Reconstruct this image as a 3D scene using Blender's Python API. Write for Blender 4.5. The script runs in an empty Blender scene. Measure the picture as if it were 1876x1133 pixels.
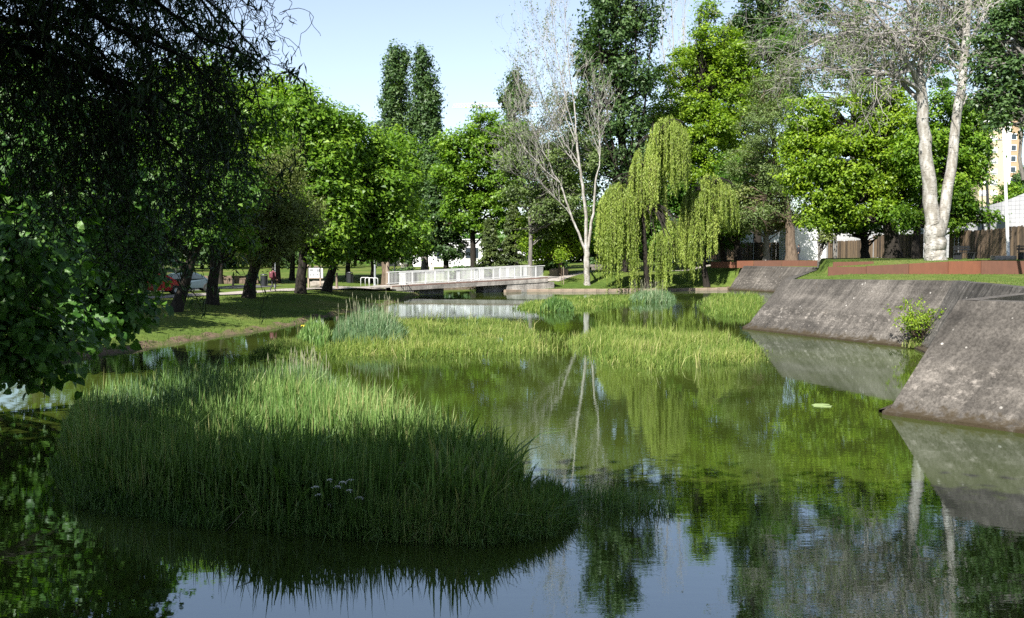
import bpy, math, random
import numpy as np
from mathutils import Vector, Matrix

# ------------------------------------------------------------------ camera, light, exposure
sc = bpy.context.scene
COL = sc.collection
F, CX, CY, CAMZ, HOR = 1824.0, 938.0, 566.5, 3.8, 465.0
PITCH = math.atan((CY - HOR) / F)
cam_d = bpy.data.cameras.new('camera')
cam_d.lens = 35.0; cam_d.sensor_width = 36.0; cam_d.clip_start = 0.1; cam_d.clip_end = 8000
cam = bpy.data.objects.new('camera', cam_d); COL.objects.link(cam)
cam.location = (0, 0, CAMZ); cam.rotation_euler = (math.pi / 2 - PITCH, 0, 0)
sc.camera = cam

SUN_EL, SUN_DIR = math.radians(47), (0.454, 0.891)        # horizontal heading of the light (it travels right and away)
world = bpy.data.worlds.new('World'); sc.world = world; world.use_nodes = True
wn = world.node_tree.nodes; wl = world.node_tree.links
bg = wn['Background']
sky = wn.new('ShaderNodeTexSky'); sky.sky_type = 'NISHITA'; sky.sun_disc = False
sky.sun_elevation = SUN_EL
sky.sun_rotation = math.atan2(-SUN_DIR[0], -SUN_DIR[1])
sky.air_density = 1.0; sky.dust_density = 0.25; sky.ozone_density = 4.0; sky.altitude = 100
hs = wn.new('ShaderNodeHueSaturation'); hs.inputs['Saturation'].default_value = 0.68; wl.new(sky.outputs[0], hs.inputs['Color']); wl.new(hs.outputs[0], bg.inputs[0]); bg.inputs[1].default_value = 0.070
sun_d = bpy.data.lights.new('sun', 'SUN'); sun_d.energy = 5.0; sun_d.angle = math.radians(0.53)
sun_d.color = (1.0, 0.965, 0.90)
sun = bpy.data.objects.new('sun', sun_d); COL.objects.link(sun)
ld = Vector((SUN_DIR[0] * math.cos(SUN_EL), SUN_DIR[1] * math.cos(SUN_EL), -math.sin(SUN_EL)))
sun.rotation_euler = ld.to_track_quat('-Z', 'Y').to_euler(); sun.location = (-30, -40, 60)
sc.view_settings.view_transform = 'Standard'; sc.view_settings.look = 'None'
sc.view_settings.exposure = 1.55; sc.view_settings.gamma = 1.0; sc.view_settings.use_curve_mapping = False
sc.cycles.max_bounces = 8; sc.cycles.diffuse_bounces = 3; sc.cycles.glossy_bounces = 3
sc.cycles.transmission_bounces = 4; sc.cycles.caustics_reflective = False; sc.cycles.caustics_refractive = False; sc.cycles.use_denoising = False

# ------------------------------------------------------------------ pixel helpers (photo pixels, 1876 wide)
ct, st = math.cos(PITCH), math.sin(PITCH)
def ray(px, py):
    u, v = (px - CX) / F, (CY - py) / F
    return np.array((u, ct + v * st, v * ct - st))
def P(px, py, Y):                       # world point seen at a pixel, at distance Y
    d = ray(px, py); return np.array((0, 0, CAMZ)) + d * (Y / d[1])
def G(px, py, z=0.0):                   # world point seen at a pixel, at height z
    d = ray(px, py); return np.array((0, 0, CAMZ)) + d * ((z - CAMZ) / d[2])
def XY(px, py, z=0.0): return tuple(G(px, py, z)[:2])
def sstep(x): x = np.clip(x, 0, 1); return x * x * (3 - 2 * x)
RNG = np.random.default_rng(11)

# ------------------------------------------------------------------ object helpers
def tag(o, label=None, cat=None, group=None, kind=None):
    if label: o['label'] = label
    if cat: o['category'] = cat
    if group: o['group'] = group
    if kind: o['kind'] = kind
    return o
def thing(name, loc, label, cat, group=None, rz=0.0):
    o = bpy.data.objects.new(name, None); COL.objects.link(o)
    o.location = loc; o.rotation_euler = (0, 0, rz); o.empty_display_size = 0.3
    return tag(o, label, cat, group)

class MB:
    """collects vertices and faces (3 or 4 corners) and builds ONE mesh"""
    def __init__(s): s.v = []; s.q = []; s.t = []; s.qt = []; s.tt = []; s.qm = []; s.tm = []; s.n = 0
    def add(s, v, q=None, t=None, qtint=None, ttint=None, m=0):
        v = np.asarray(v, float).reshape(-1, 3); s.v.append(v)
        if q is not None and len(q):
            q = np.asarray(q, int).reshape(-1, 4); s.q.append(q + s.n)
            s.qt.append(np.full(len(q), .5) if qtint is None else np.broadcast_to(qtint, (len(q),))); s.qm.append(np.full(len(q), m))
        if t is not None and len(t):
            t = np.asarray(t, int).reshape(-1, 3); s.t.append(t + s.n)
            s.tt.append(np.full(len(t), .5) if ttint is None else np.broadcast_to(ttint, (len(t),))); s.tm.append(np.full(len(t), m))
        s.n += len(v); return s
    def box(s, c, size, rz=0.0, m=0, taper=1.0, ry=0.0, bev=0.0):
        x, y, z = [a / 2 for a in size]
        if bev > 0:
            b = bev; lay = []
            for zz, k in ((-z, b), (-z + b, 0), (z - b, 0), (z, b)):
                for sx, sy in ((-1, -1), (1, -1), (1, 1), (-1, 1)):
                    lay.append((sx * (x - k), sy * (y - k), zz))
            v = np.array(lay); q = [(3, 2, 1, 0), (12, 13, 14, 15)]
            for L in range(3):
                for i in range(4): q.append((L*4+i, L*4+(i+1) % 4, L*4+4+(i+1) % 4, L*4+4+i))
        else:
            v = np.array([(-x, -y, -z), (x, -y, -z), (x, y, -z), (-x, y, -z), (-x*taper, -y*taper, z), (x*taper, -y*taper, z), (x*taper, y*taper, z), (-x*taper, y*taper, z)])
            q = [(3, 2, 1, 0), (4, 5, 6, 7), (0, 1, 5, 4), (1, 2, 6, 5), (2, 3, 7, 6), (3, 0, 4, 7)]
        if ry: v = v @ np.array([[math.cos(ry), 0, -math.sin(ry)], [0, 1, 0], [math.sin(ry), 0, math.cos(ry)]])
        if rz: v = v @ np.array([[math.cos(rz), math.sin(rz), 0], [-math.sin(rz), math.cos(rz), 0], [0, 0, 1]])
        return s.add(v + np.asarray(c, float), q, m=m)
    def tube(s, pts, rad, n=8, tint=None, cap=False):
        return s.tubes([(np.asarray(pts, float), np.broadcast_to(np.asarray(rad, float), (len(pts),)))], n, tint, cap)
    def tubes(s, polys, n=6, tint=None, cap=False):
        groups = {}
        for p, r in polys: groups.setdefault(len(p), []).append((p, r))
        a = np.arange(n) * 2 * math.pi / n
        for k, L in groups.items():
            Pm = np.array([p for p, r in L], float); R = np.array([r for p, r in L], float)
            M = len(Pm)
            T = np.gradient(Pm, axis=1); T /= np.linalg.norm(T, axis=2, keepdims=True) + 1e-9
            mt = np.abs(Pm[:, -1] - Pm[:, 0]); ref = np.zeros((M, 1, 3)); ref[np.arange(M), 0, np.argmin(mt, axis=1)] = 1
            U = np.cross(T, ref); U /= np.linalg.norm(U, axis=2, keepdims=True) + 1e-9
            V = np.cross(T, U)
            ring = Pm[:, :, None] + R[:, :, None, None] * (np.cos(a)[None, None, :, None] * U[:, :, None] + np.sin(a)[None, None, :, None] * V[:, :, None])
            verts = ring.reshape(-1, 3)
            i = np.arange(k - 1)[:, None] * n; j = np.arange(n)[None]; j2 = (j + 1) % n
            q = np.stack([i + j, i + j2, i + n + j2, i + n + j], axis=-1).reshape(-1, 4)
            q = (q[None] + (np.arange(M) * k * n)[:, None, None]).reshape(-1, 4)
            s.add(verts, q, qtint=tint)
            if cap and n == 4: 
                for mth in range(M): s.add(ring[mth, -1], [(0, 1, 2, 3)]); s.add(ring[mth, 0], [(3, 2, 1, 0)])
            elif cap:
                for mth in range(M):
                    for e, o in ((-1, 1), (0, -1)):
                        rr = ring[mth, e]; c = rr.mean(0)
                        s.add(np.vstack([rr, c]), None, [((jj, (jj+1) % n, n)[::o]) for jj in range(n)])
        return s
    def lathe(s, prof, c=(0, 0, 0), n=16):
        a = np.arange(n) * 2 * math.pi / n
        v = np.concatenate([np.stack([r * np.cos(a), r * np.sin(a), np.full(n, z)], 1) for r, z in prof])
        q = [(L*n+i, L*n+(i+1) % n, (L+1)*n+(i+1) % n, (L+1)*n+i) for L in range(len(prof)-1) for i in range(n)]
        return s.add(v + np.asarray(c, float), q)
    def prism(s, poly, z0, z1, m=0):            # convex or simple polygon walls + fan top
        poly = np.asarray(poly, float); n = len(poly)
        v = np.vstack([np.c_[poly, np.full(n, z0)], np.c_[poly, np.broadcast_to(z1, (n,))]])
        s.add(v, [(i, (i+1) % n, n+(i+1) % n, n+i) for i in range(n)], [(n, n+i, n+i+1) for i in range(1, n-1)], m=m); return s
    def mesh(s, name, mats, org=(0, 0, 0), smooth=False, tint=False):
        me = bpy.data.meshes.new(name)
        v = np.vstack(s.v) - np.asarray(org, float)
        q = np.vstack(s.q) if s.q else np.zeros((0, 4), int); t = np.vstack(s.t) if s.t else np.zeros((0, 3), int)
        me.vertices.add(len(v)); me.vertices.foreach_set('co', v.astype(np.float32).ravel())
        me.loops.add(q.size + t.size); me.loops.foreach_set('vertex_index', np.concatenate([q.ravel(), t.ravel()]).astype(np.int32))
        me.polygons.add(len(q) + len(t))
        me.polygons.foreach_set('loop_start', np.concatenate([np.arange(len(q)) * 4, q.size + np.arange(len(t)) * 3]).astype(np.int32))
        me.polygons.foreach_set('material_index', np.concatenate(s.qm + s.tm).astype(np.int32))
        me.polygons.foreach_set('use_smooth', np.full(len(q) + len(t), bool(smooth)))
        for m in (mats if isinstance(mats, (list, tuple)) else [mats]): me.materials.append(m)
        if tint:
            at = me.attributes.new('tint', 'FLOAT', 'FACE')
            at.data.foreach_set('value', np.concatenate(s.qt + s.tt).astype(np.float32))
        me.update(calc_edges=True)
        return me
    def build(s, name, mats, parent=None, org=None, smooth=False, tint=False):
        """coordinates are world ones when org is None; the object is parented with a local offset"""
        if org is None: org = np.array(parent.location) if parent is not None else (0, 0, 0)
        o = bpy.data.objects.new(name, s.mesh(name, mats, org, smooth, tint)); COL.objects.link(o)
        if parent is not None: o.parent = parent
        else: o.location = org
        return o
def link(name, me, parent=None, loc=(0, 0, 0), rot=(0, 0, 0)):
    o = bpy.data.objects.new(name, me); COL.objects.link(o); o.location = loc; o.rotation_euler = rot
    if parent is not None: o.parent = parent
    return o

# ------------------------------------------------------------------ materials
def new_mat(name):
    m = bpy.data.materials.new(name); m.use_nodes = True
    nt = m.node_tree; return m, nt, nt.nodes, nt.links, nt.nodes['Principled BSDF']
def ramp(N, stops, interp='LINEAR'):
    r = N.new('ShaderNodeValToRGB'); e = r.color_ramp.elements; r.color_ramp.interpolation = interp
    while len(e) < len(stops): e.new(0.5)
    for k, (p, c) in enumerate(stops): e[k].position = p; e[k].color = (*c, 1) if len(c) == 3 else c
    return r
def noise(N, L, scale, detail=4, rough=.55, vec=None, dist=0.0):
    n = N.new('ShaderNodeTexNoise'); n.inputs['Scale'].default_value = scale; n.inputs['Detail'].default_value = detail
    n.inputs['Roughness'].default_value = rough; n.inputs['Distortion'].default_value = dist
    if vec is not None: L.new(vec, n.inputs['Vector'])
    return n
def mapping(N, L, vec, scale=(1, 1, 1), rot=(0, 0, 0)):
    m = N.new('ShaderNodeMapping'); m.inputs['Scale'].default_value = scale; m.inputs['Rotation'].default_value = rot
    L.new(vec, m.inputs['Vector']); return m.outputs[0]
def mixc(N, L, f, a, b, blend='MIX'):
    m = N.new('ShaderNodeMix'); m.data_type = 'RGBA'; m.blend_type = blend
    for i, x in ((0, f), (6, a), (7, b)):
        if isinstance(x, bpy.types.NodeSocket): L.new(x, m.inputs[i])
        elif i == 0: m.inputs[i].default_value = x
        else: m.inputs[i].default_value = (*x, 1)
    return m.outputs[2]
def bump(N, L, h, strength, dist, bs):
    b = N.new('ShaderNodeBump'); b.inputs['Strength'].default_value = strength; b.inputs['Distance'].default_value = dist
    L.new(h, b.inputs['Height']); L.new(b.outputs[0], bs.inputs['Normal']); return b
def pos(N): return N.new('ShaderNodeNewGeometry').outputs['Position']
def objc(N): return N.new('ShaderNodeTexCoord').outputs['Object']

def plain(name, c, rough=.6, metal=0.0, var=.25, scale=6.0, spec=.4):
    m, nt, N, L, b = new_mat(name)
    n = noise(N, L, scale, 5, .6, objc(N))
    r = ramp(N, [(.3, tuple(x * (1 - var) for x in c)), (.7, tuple(min(1, x * (1 + var * .6)) for x in c))])
    L.new(n.outputs[0], r.inputs[0]); L.new(r.outputs[0], b.inputs['Base Color'])
    b.inputs['Roughness'].default_value = rough; b.inputs['Metallic'].default_value = metal; b.inputs['Specular IOR Level'].default_value = spec
    return m
def leafy(name, stops, trans=.42, rough=.45, spec=.3, tcol=(1.2, 1.35, .4)):
    m, nt, N, L, b = new_mat(name)
    a = N.new('ShaderNodeAttribute'); a.attribute_name = 'tint'
    n = noise(N, L, .35, 2, .5, pos(N))
    ad = N.new('ShaderNodeMath'); ad.operation = 'MULTIPLY_ADD'; L.new(n.outputs[0], ad.inputs[0]); ad.inputs[1].default_value = .7; ad.inputs[2].default_value = -.35
    ad2 = N.new('ShaderNodeMath'); ad2.operation = 'ADD'; ad2.use_clamp = True; L.new(ad.outputs[0], ad2.inputs[0]); L.new(a.outputs['Fac'], ad2.inputs[1])
    r = ramp(N, stops); L.new(ad2.outputs[0], r.inputs[0])
    L.new(r.outputs[0], b.inputs['Base Color']); b.inputs['Roughness'].default_value = rough; b.inputs['Specular IOR Level'].default_value = spec
    tr = N.new('ShaderNodeBsdfTranslucent'); L.new(mixc(N, L, 1.0, r.outputs[0], tcol, 'MULTIPLY'), tr.inputs[0])
    mx = N.new('ShaderNodeMixShader'); mx.inputs[0].default_value = trans
    L.new(b.outputs[0], mx.inputs[1]); L.new(tr.outputs[0], mx.inputs[2]); L.new(mx.outputs[0], N['Material Output'].inputs['Surface'])
    return m
def bark(name, c1, c2, sx=6.0, sz=1.2, strength=.6):
    m, nt, N, L, b = new_mat(name)
    v = mapping(N, L, objc(N), (sx, sx, sz)); n = noise(N, L, 1.6, 6, .65, v, .4)
    r = ramp(N, [(.32, tuple(.7 * x for x in c1)), (.68, tuple(.7 * x for x in c2))]); L.new(n.outputs[0], r.inputs[0]); L.new(r.outputs[0], b.inputs['Base Color'])
    b.inputs['Roughness'].default_value = .9; b.inputs['Specular IOR Level'].default_value = .15
    bump(N, L, n.outputs[0], strength, .08, b); return m

LEAF_BRIGHT = leafy('leaf_bright', [(.0, (.045, .105, .009)), (.5, (.108, .205, .014)), (1, (.215, .32, .03))])
LEAF_LIME = leafy('leaf_lime', [(.0, (.075, .145, .009)), (.5, (.160, .255, .015)), (1, (.28, .37, .03))], .45)
LEAF_MID = leafy('leaf_mid', [(.0, (.030, .080, .011)), (.5, (.064, .145, .017)), (1, (.125, .22, .03))])
LEAF_DARK = leafy('leaf_dark', [(.0, (.024, .055, .016)), (.5, (.055, .105, .030)), (1, (.105, .165, .052))], .3)
LEAF_OLIVE = leafy('leaf_olive', [(.0, (.065, .085, .022)), (.5, (.115, .145, .035)), (1, (.18, .21, .06))], .3)
LEAF_GREY = leafy('leaf_grey', [(.0, (.055, .088, .025)), (.5, (.105, .155, .042)), (1, (.17, .22, .075))], .35)
LEAF_WILLOW = leafy('leaf_willow', [(.0, (.125, .18, .028)), (.5, (.235, .305, .055)), (1, (.37, .43, .10))], .4, .5)
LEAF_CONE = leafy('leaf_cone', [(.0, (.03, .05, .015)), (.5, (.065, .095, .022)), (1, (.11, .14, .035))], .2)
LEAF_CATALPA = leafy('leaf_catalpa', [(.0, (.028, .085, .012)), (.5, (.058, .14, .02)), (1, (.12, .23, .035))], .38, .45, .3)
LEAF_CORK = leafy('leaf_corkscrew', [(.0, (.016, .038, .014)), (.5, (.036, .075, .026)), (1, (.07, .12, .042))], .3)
REED = leafy('reed', [(.0, (.045, .10, .022)), (.45, (.105, .19, .045)), (.8, (.18, .27, .08)), (1, (.29, .29, .12))], .26, .5, .3)
REED_BLUE = leafy('reed_blue', [(.0, (.05, .10, .04)), (.6, (.10, .17, .075)), (1, (.22, .27, .15))], .25, .5, .3)
MARSH = leafy('marsh_grass', [(.0, (.058, .11, .018)), (.5, (.128, .195, .036)), (.85, (.24, .28, .07)), (1, (.33, .32, .13))], .35, .55, .2)
LAWN = leafy('lawn_blade', [(.0, (.045, .092, .016)), (.5, (.085, .135, .024)), (1, (.16, .18, .055))], .3, .6, .2)
BARK_DARK = bark('bark_dark', (.012, .010, .008), (.05, .042, .034))
BARK_BROWN = bark('bark_brown', (.07, .05, .035), (.22, .165, .12))
BARK_GREY = bark('bark_grey', (.10, .09, .08), (.28, .26, .23))
TWIG_GREY = bark('twig_grey', (.24, .22, .20), (.46, .43, .40))
TWIG_PALE = bark('twig_pale', (.28, .26, .235), (.50, .47, .435))
def white_bark():
    m, nt, N, L, b = new_mat('bark_white')
    o = objc(N)
    v = mapping(N, L, o, (2.2, 2.2, 9)); n = noise(N, L, 1.7, 6, .7, v, .5)
    v2 = mapping(N, L, o, (2.5, 2.5, 1.1)); n2 = noise(N, L, 1.3, 4, .6, v2)
    sep = N.new('ShaderNodeSeparateXYZ'); L.new(o, sep.inputs[0])
    mr = N.new('ShaderNodeMapRange'); L.new(sep.outputs[2], mr.inputs[0]); mr.inputs[1].default_value = 0; mr.inputs[2].default_value = 3.2; mr.inputs[3].default_value = .05; mr.inputs[4].default_value = 0
    sm = N.new('ShaderNodeMath'); sm.operation = 'ADD'; L.new(n.outputs[0], sm.inputs[0]); L.new(mr.outputs[0], sm.inputs[1])
    r = ramp(N, [(.0, (.45, .435, .41)), (.57, (.33, .315, .29)), (.64, (.08, .07, .06)), (1, (.04, .035, .03))]); L.new(sm.outputs[0], r.inputs[0])
    r2 = ramp(N, [(.42, (.55, .52, .47)), (.62, (1, 1, 1))]); L.new(n2.outputs[0], r2.inputs[0])
    L.new(mixc(N, L, 1.0, r.outputs[0], r2.outputs[0], 'MULTIPLY'), b.inputs['Base Color']); b.inputs['Roughness'].default_value = .75
    bump(N, L, n.outputs[0], .4, .05, b); return m
BARK_WHITE = white_bark()
WHITE_PAINT = plain('white_paint', (.60, .60, .59), .5, var=.16, scale=1.5)
STEEL = plain('galvanised_steel', (.42, .44, .46), .4, .6, .15)
DARK_METAL = plain('dark_metal', (.025, .027, .03), .5, .3)
DARK_GREEN = plain('dark_green_metal', (.015, .03, .022), .5, .2)
CORTEN = None
def corten():
    m, nt, N, L, b = new_mat('corten_steel')
    v = mapping(N, L, pos(N), (3.5, 3.5, 1.2)); n = noise(N, L, 1.6, 7, .7, v); oi = N.new('ShaderNodeObjectInfo')
    r = ramp(N, [(.2, (.108, .052, .034)), (.8, (.155, .070, .043))]); L.new(n.outputs[0], r.inputs[0])
    r2 = ramp(N, [(0, (.78, .85, .95)), (1, (1.25, 1.0, .8))]); L.new(oi.outputs['Random'], r2.inputs[0])
    L.new(mixc(N, L, 1, r.outputs[0], r2.outputs[0], 'MULTIPLY'), b.inputs['Base Color']); b.inputs['Roughness'].default_value = .8; b.inputs['Specular IOR Level'].default_value = .15; return m
CORTEN = corten()
def concrete(name, base=(.235, .215, .195), fall=(1, 0, 0), moss=True, streak=.42):
    m, nt, N, L, b = new_mat(name)
    p = pos(N)
    n1 = noise(N, L, .35, 5, .62, p)                                        # big blotches
    ang = math.atan2(fall[1], fall[0])
    vs = mapping(N, L, p, (.35, 3.2, .35), (0, 0, -ang)); ns = noise(N, L, 1.3, 4, .6, vs)   # streaks down the batter
    vh = mapping(N, L, p, (.3, .3, 3.0)); nh = noise(N, L, 1.2, 3, .5, vh)    # horizontal lifts
    nf = noise(N, L, 14, 6, .7, p)
    r1 = ramp(N, [(.33, tuple(x * .40 for x in base)), (.50, tuple(x * .95 for x in base)), (.66, tuple(min(1, x * 1.9) for x in base))])
    s = N.new('ShaderNodeMath'); s.operation = 'MULTIPLY_ADD'; L.new(ns.outputs[0], s.inputs[0]); s.inputs[1].default_value = streak
    s2 = N.new('ShaderNodeMath'); s2.operation = 'MULTIPLY_ADD'; L.new(n1.outputs[0], s2.inputs[0]); s2.inputs[1].default_value = .5; L.new(s.outputs[0], s2.inputs[2])
    s3 = N.new('ShaderNodeMath'); s3.operation = 'MULTIPLY_ADD'; L.new(nh.outputs[0], s3.inputs[0]); s3.inputs[1].default_value = .3; s3.inputs[2].default_value = -.25 + (.7 - streak) * .5
    L.new(s3.outputs[0], s.inputs[2]); L.new(s2.outputs[0], r1.inputs[0])
    c = r1.outputs[0]
    rf = ramp(N, [(.38, (.50, .48, .46)), (.62, (1.28, 1.25, 1.22))]); L.new(nf.outputs[0], rf.inputs[0])
    c = mixc(N, L, .8, c, rf.outputs[0], 'MULTIPLY')
    # pale lime flakes in a band and lichen spots
    sep = N.new('ShaderNodeSeparateXYZ'); L.new(p, sep.inputs[0])
    vo = N.new('ShaderNodeTexVoronoi'); vo.inputs['Scale'].default_value = 2.6; L.new(p, vo.inputs['Vector'])
    rv = ramp(N, [(.0, (1, 1, 1)), (.085, (1, 1, 1)), (.12, (0, 0, 0))]); L.new(vo.outputs['Distance'], rv.inputs[0])
    nl = noise(N, L, .9, 2, .5, p); rl = ramp(N, [(.52, (0, 0, 0)), (.60, (1, 1, 1))]); L.new(nl.outputs[0], rl.inputs[0])
    f = N.new('ShaderNodeMath'); f.operation = 'MULTIPLY'; L.new(rv.outputs[0], f.inputs[0]); L.new(rl.outputs[0], f.inputs[1])
    c = mixc(N, L, f.outputs[0], c, (.30, .285, .26))
    nw = noise(N, L, 3.2, 7, .75, mapping(N, L, p, (1, 1, 2.2))); band = ramp(N, [(.0, (0, 0, 0)), (.15, (.10, .10, .10)), (.30, (.13, .13, .13)), (.42, (.15, .15, .15)), (.52, (.02, .02, .02)), (1, (0, 0, 0))])
    hz = N.new('ShaderNodeMath'); hz.operation = 'MULTIPLY'; L.new(sep.outputs[2], hz.inputs[0]); hz.inputs[1].default_value = 1 / 2.6; L.new(hz.outputs[0], band.inputs[0])
    fw = N.new('ShaderNodeMath'); fw.operation = 'ADD'; L.new(nw.outputs[0], fw.inputs[0]); L.new(band.outputs[0], fw.inputs[1])
    rw = ramp(N, [(.66, (0, 0, 0)), (.80, (.75, .75, .75))]); L.new(fw.outputs[0], rw.inputs[0])
    c = mixc(N, L, rw.outputs[0], c, (.24, .215, .19))
    # ochre lichen
    no = noise(N, L, 1.1, 5, .7, p); ro = ramp(N, [(.66, (0, 0, 0)), (.74, (.55, .55, .55))]); L.new(no.outputs[0], ro.inputs[0])
    c = mixc(N, L, ro.outputs[0], c, (.12, .075, .03))
    if moss:
        nm = noise(N, L, 4, 5, .7, p)
        mm = N.new('ShaderNodeMath'); mm.operation = 'MULTIPLY_ADD'; L.new(nm.outputs[0], mm.inputs[0]); mm.inputs[1].default_value = -.9; L.new(sep.outputs[2], mm.inputs[2])
        mm2 = N.new('ShaderNodeMath'); mm2.operation = 'ADD'; L.new(mm.outputs[0], mm2.inputs[0]); mm2.inputs[1].default_value = .42; rm = ramp(N, [(.0, (1, 1, 1)), (.10, (.8, .8, .8)), (.24, (0, 0, 0))]); L.new(mm2.outputs[0], rm.inputs[0])
        c = mixc(N, L, rm.outputs[0], c, (.035, .026, .014))
    L.new(c, b.inputs['Base Color']); b.inputs['Roughness'].default_value = .93; b.inputs['Specular IOR Level'].default_value = .2
    ad = N.new('ShaderNodeMath'); ad.operation = 'ADD'; L.new(nf.outputs[0], ad.inputs[0]); L.new(n1.outputs[0], ad.inputs[1])
    bump(N, L, ad.outputs[0], .45, .05, b); return m
CONCRETE_FRONT = concrete('old_concrete', (.068, .0625, .056), (.85, .5, 0))
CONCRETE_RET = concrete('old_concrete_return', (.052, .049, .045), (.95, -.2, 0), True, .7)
CONCRETE_PALE = concrete('pale_concrete', (.26, .245, .225), (1, 0, 0), False)
def grass_ground():
    m, nt, N, L, b = new_mat('grass_ground')
    p = pos(N)
    n1 = noise(N, L, .12, 5, .6, p); n2 = noise(N, L, 1.6, 6, .7, p); n3 = noise(N, L, 11, 5, .75, p)
    r1 = ramp(N, [(.28, (.042, .08, .016)), (.50, (.072, .105, .024)), (.70, (.13, .13, .05))]); L.new(n1.outputs[0], r1.inputs[0])
    r2 = ramp(N, [(.30, (.55, .58, .5)), (.70, (1.3, 1.25, 1.1))]); L.new(n2.outputs[0], r2.inputs[0])
    c = mixc(N, L, .8, r1.outputs[0], r2.outputs[0], 'MULTIPLY')
    r3 = ramp(N, [(.35, (.55, .58, .5)), (.65, (1.35, 1.3, 1.1))]); L.new(n3.outputs[0], r3.inputs[0])
    c = mixc(N, L, .7, c, r3.outputs[0], 'MULTIPLY')
    at = N.new('ShaderNodeAttribute'); at.attribute_name = 'dirt'
    nd = noise(N, L, .5, 5, .7, p); md = N.new('ShaderNodeMath'); md.operation = 'MULTIPLY_ADD'; L.new(nd.outputs[0], md.inputs[0]); md.inputs[1].default_value = .8; L.new(at.outputs['Fac'], md.inputs[2])
    rd = ramp(N, [(.80, (0, 0, 0)), (.98, (1, 1, 1))]); L.new(md.outputs[0], rd.inputs[0])
    nd2 = noise(N, L, 5, 5, .7, p); rdc = ramp(N, [(.3, (.05, .036, .024)), (.7, (.15, .11, .075))]); L.new(nd2.outputs[0], rdc.inputs[0])
    c = mixc(N, L, rd.outputs[0], c, rdc.outputs[0])
    L.new(c, b.inputs['Base Color']); b.inputs['Roughness'].default_value = .95; b.inputs['Specular IOR Level'].default_value = .1
    bump(N, L, n3.outputs[0], .6, .06, b); return m
GROUND = grass_ground()
def path_mat():
    m, nt, N, L, b = new_mat('path_paving')
    p = pos(N); n = noise(N, L, .8, 5, .65, p); n2 = noise(N, L, 25, 4, .7, p)
    r = ramp(N, [(.3, (.20, .17, .155)), (.7, (.30, .265, .24))]); L.new(n.outputs[0], r.inputs[0])
    r2 = ramp(N, [(.3, (.8, .8, .8)), (.7, (1.1, 1.1, 1.1))]); L.new(n2.outputs[0], r2.inputs[0])
    L.new(mixc(N, L, 1, r.outputs[0], r2.outputs[0], 'MULTIPLY'), b.inputs['Base Color']); b.inputs['Roughness'].default_value = .9; return m
PATH = path_mat()
def water_mat():
    m, nt, N, L, b = new_mat('pond_water')
    p = pos(N)
    n0 = noise(N, L, .09, 3, .5, p); r0 = ramp(N, [(.35, (.018, .026, .005)), (.65, (.042, .058, .009))]); L.new(n0.outputs[0], r0.inputs[0])
    df = N.new('ShaderNodeBsdfDiffuse'); L.new(r0.outputs[0], df.inputs[0])
    gl = N.new('ShaderNodeBsdfGlossy'); gl.inputs['Roughness'].default_value = .015; gl.inputs['Color'].default_value = (.87, .95, 1.0, 1)
    na = noise(N, L, 1.0, 3, .55, mapping(N, L, p, (2.2, 5.5, 1)))
    nb = noise(N, L, 1.0, 2, .5, mapping(N, L, p, (.5, 1.1, 1)))
    nr = noise(N, L, .07, 2, .5, p); rr = ramp(N, [(.35, (.25, .25, .25)), (.65, (1, 1, 1))]); L.new(nr.outputs[0], rr.inputs[0])
    h = N.new('ShaderNodeMath'); h.operation = 'MULTIPLY'; L.new(na.outputs[0], h.inputs[0]); L.new(rr.outputs[0], h.inputs[1])
    h2 = N.new('ShaderNodeMath'); h2.operation = 'MULTIPLY_ADD'; L.new(nb.outputs[0], h2.inputs[0]); h2.inputs[1].default_value = 1.2; L.new(h.outputs[0], h2.inputs[2])
    bp = N.new('ShaderNodeBump'); bp.inputs['Strength'].default_value = 1.0; bp.inputs['Distance'].default_value = .0012
    L.new(h2.outputs[0], bp.inputs['Height']); L.new(bp.outputs[0], gl.inputs['Normal'])
    fr = N.new('ShaderNodeFresnel'); fr.inputs['IOR'].default_value = 3.9
    mx = N.new('ShaderNodeMixShader'); L.new(fr.outputs[0], mx.inputs[0]); L.new(df.outputs[0], mx.inputs[1]); L.new(gl.outputs[0], mx.inputs[2])
    L.new(mx.outputs[0], N['Material Output'].inputs['Surface']); return m
WATER = water_mat()
def wood_mat(name, c1, c2):
    m, nt, N, L, b = new_mat(name)
    n = noise(N, L, 2.0, 6, .65, mapping(N, L, pos(N), (7, 7, .6))); oi = N.new('ShaderNodeObjectInfo')
    r = ramp(N, [(.25, c1), (.75, c2)]); ad = N.new('ShaderNodeMath'); ad.operation = 'MULTIPLY_ADD'
    L.new(oi.outputs['Random'], ad.inputs[0]); ad.inputs[1].default_value = .55; L.new(n.outputs[0], ad.inputs[2])
    sb = N.new('ShaderNodeMath'); sb.operation = 'SUBTRACT'; L.new(ad.outputs[0], sb.inputs[0]); sb.inputs[1].default_value = .25
    L.new(sb.outputs[0], r.inputs[0]); L.new(r.outputs[0], b.inputs['Base Color']); b.inputs['Roughness'].default_value = .85; return m
WOOD = wood_mat('weathered_boards', (.03, .02, .014), (.17, .115, .07))
WOOD_POST = wood_mat('timber_post', (.16, .12, .09), (.36, .29, .22))
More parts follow.
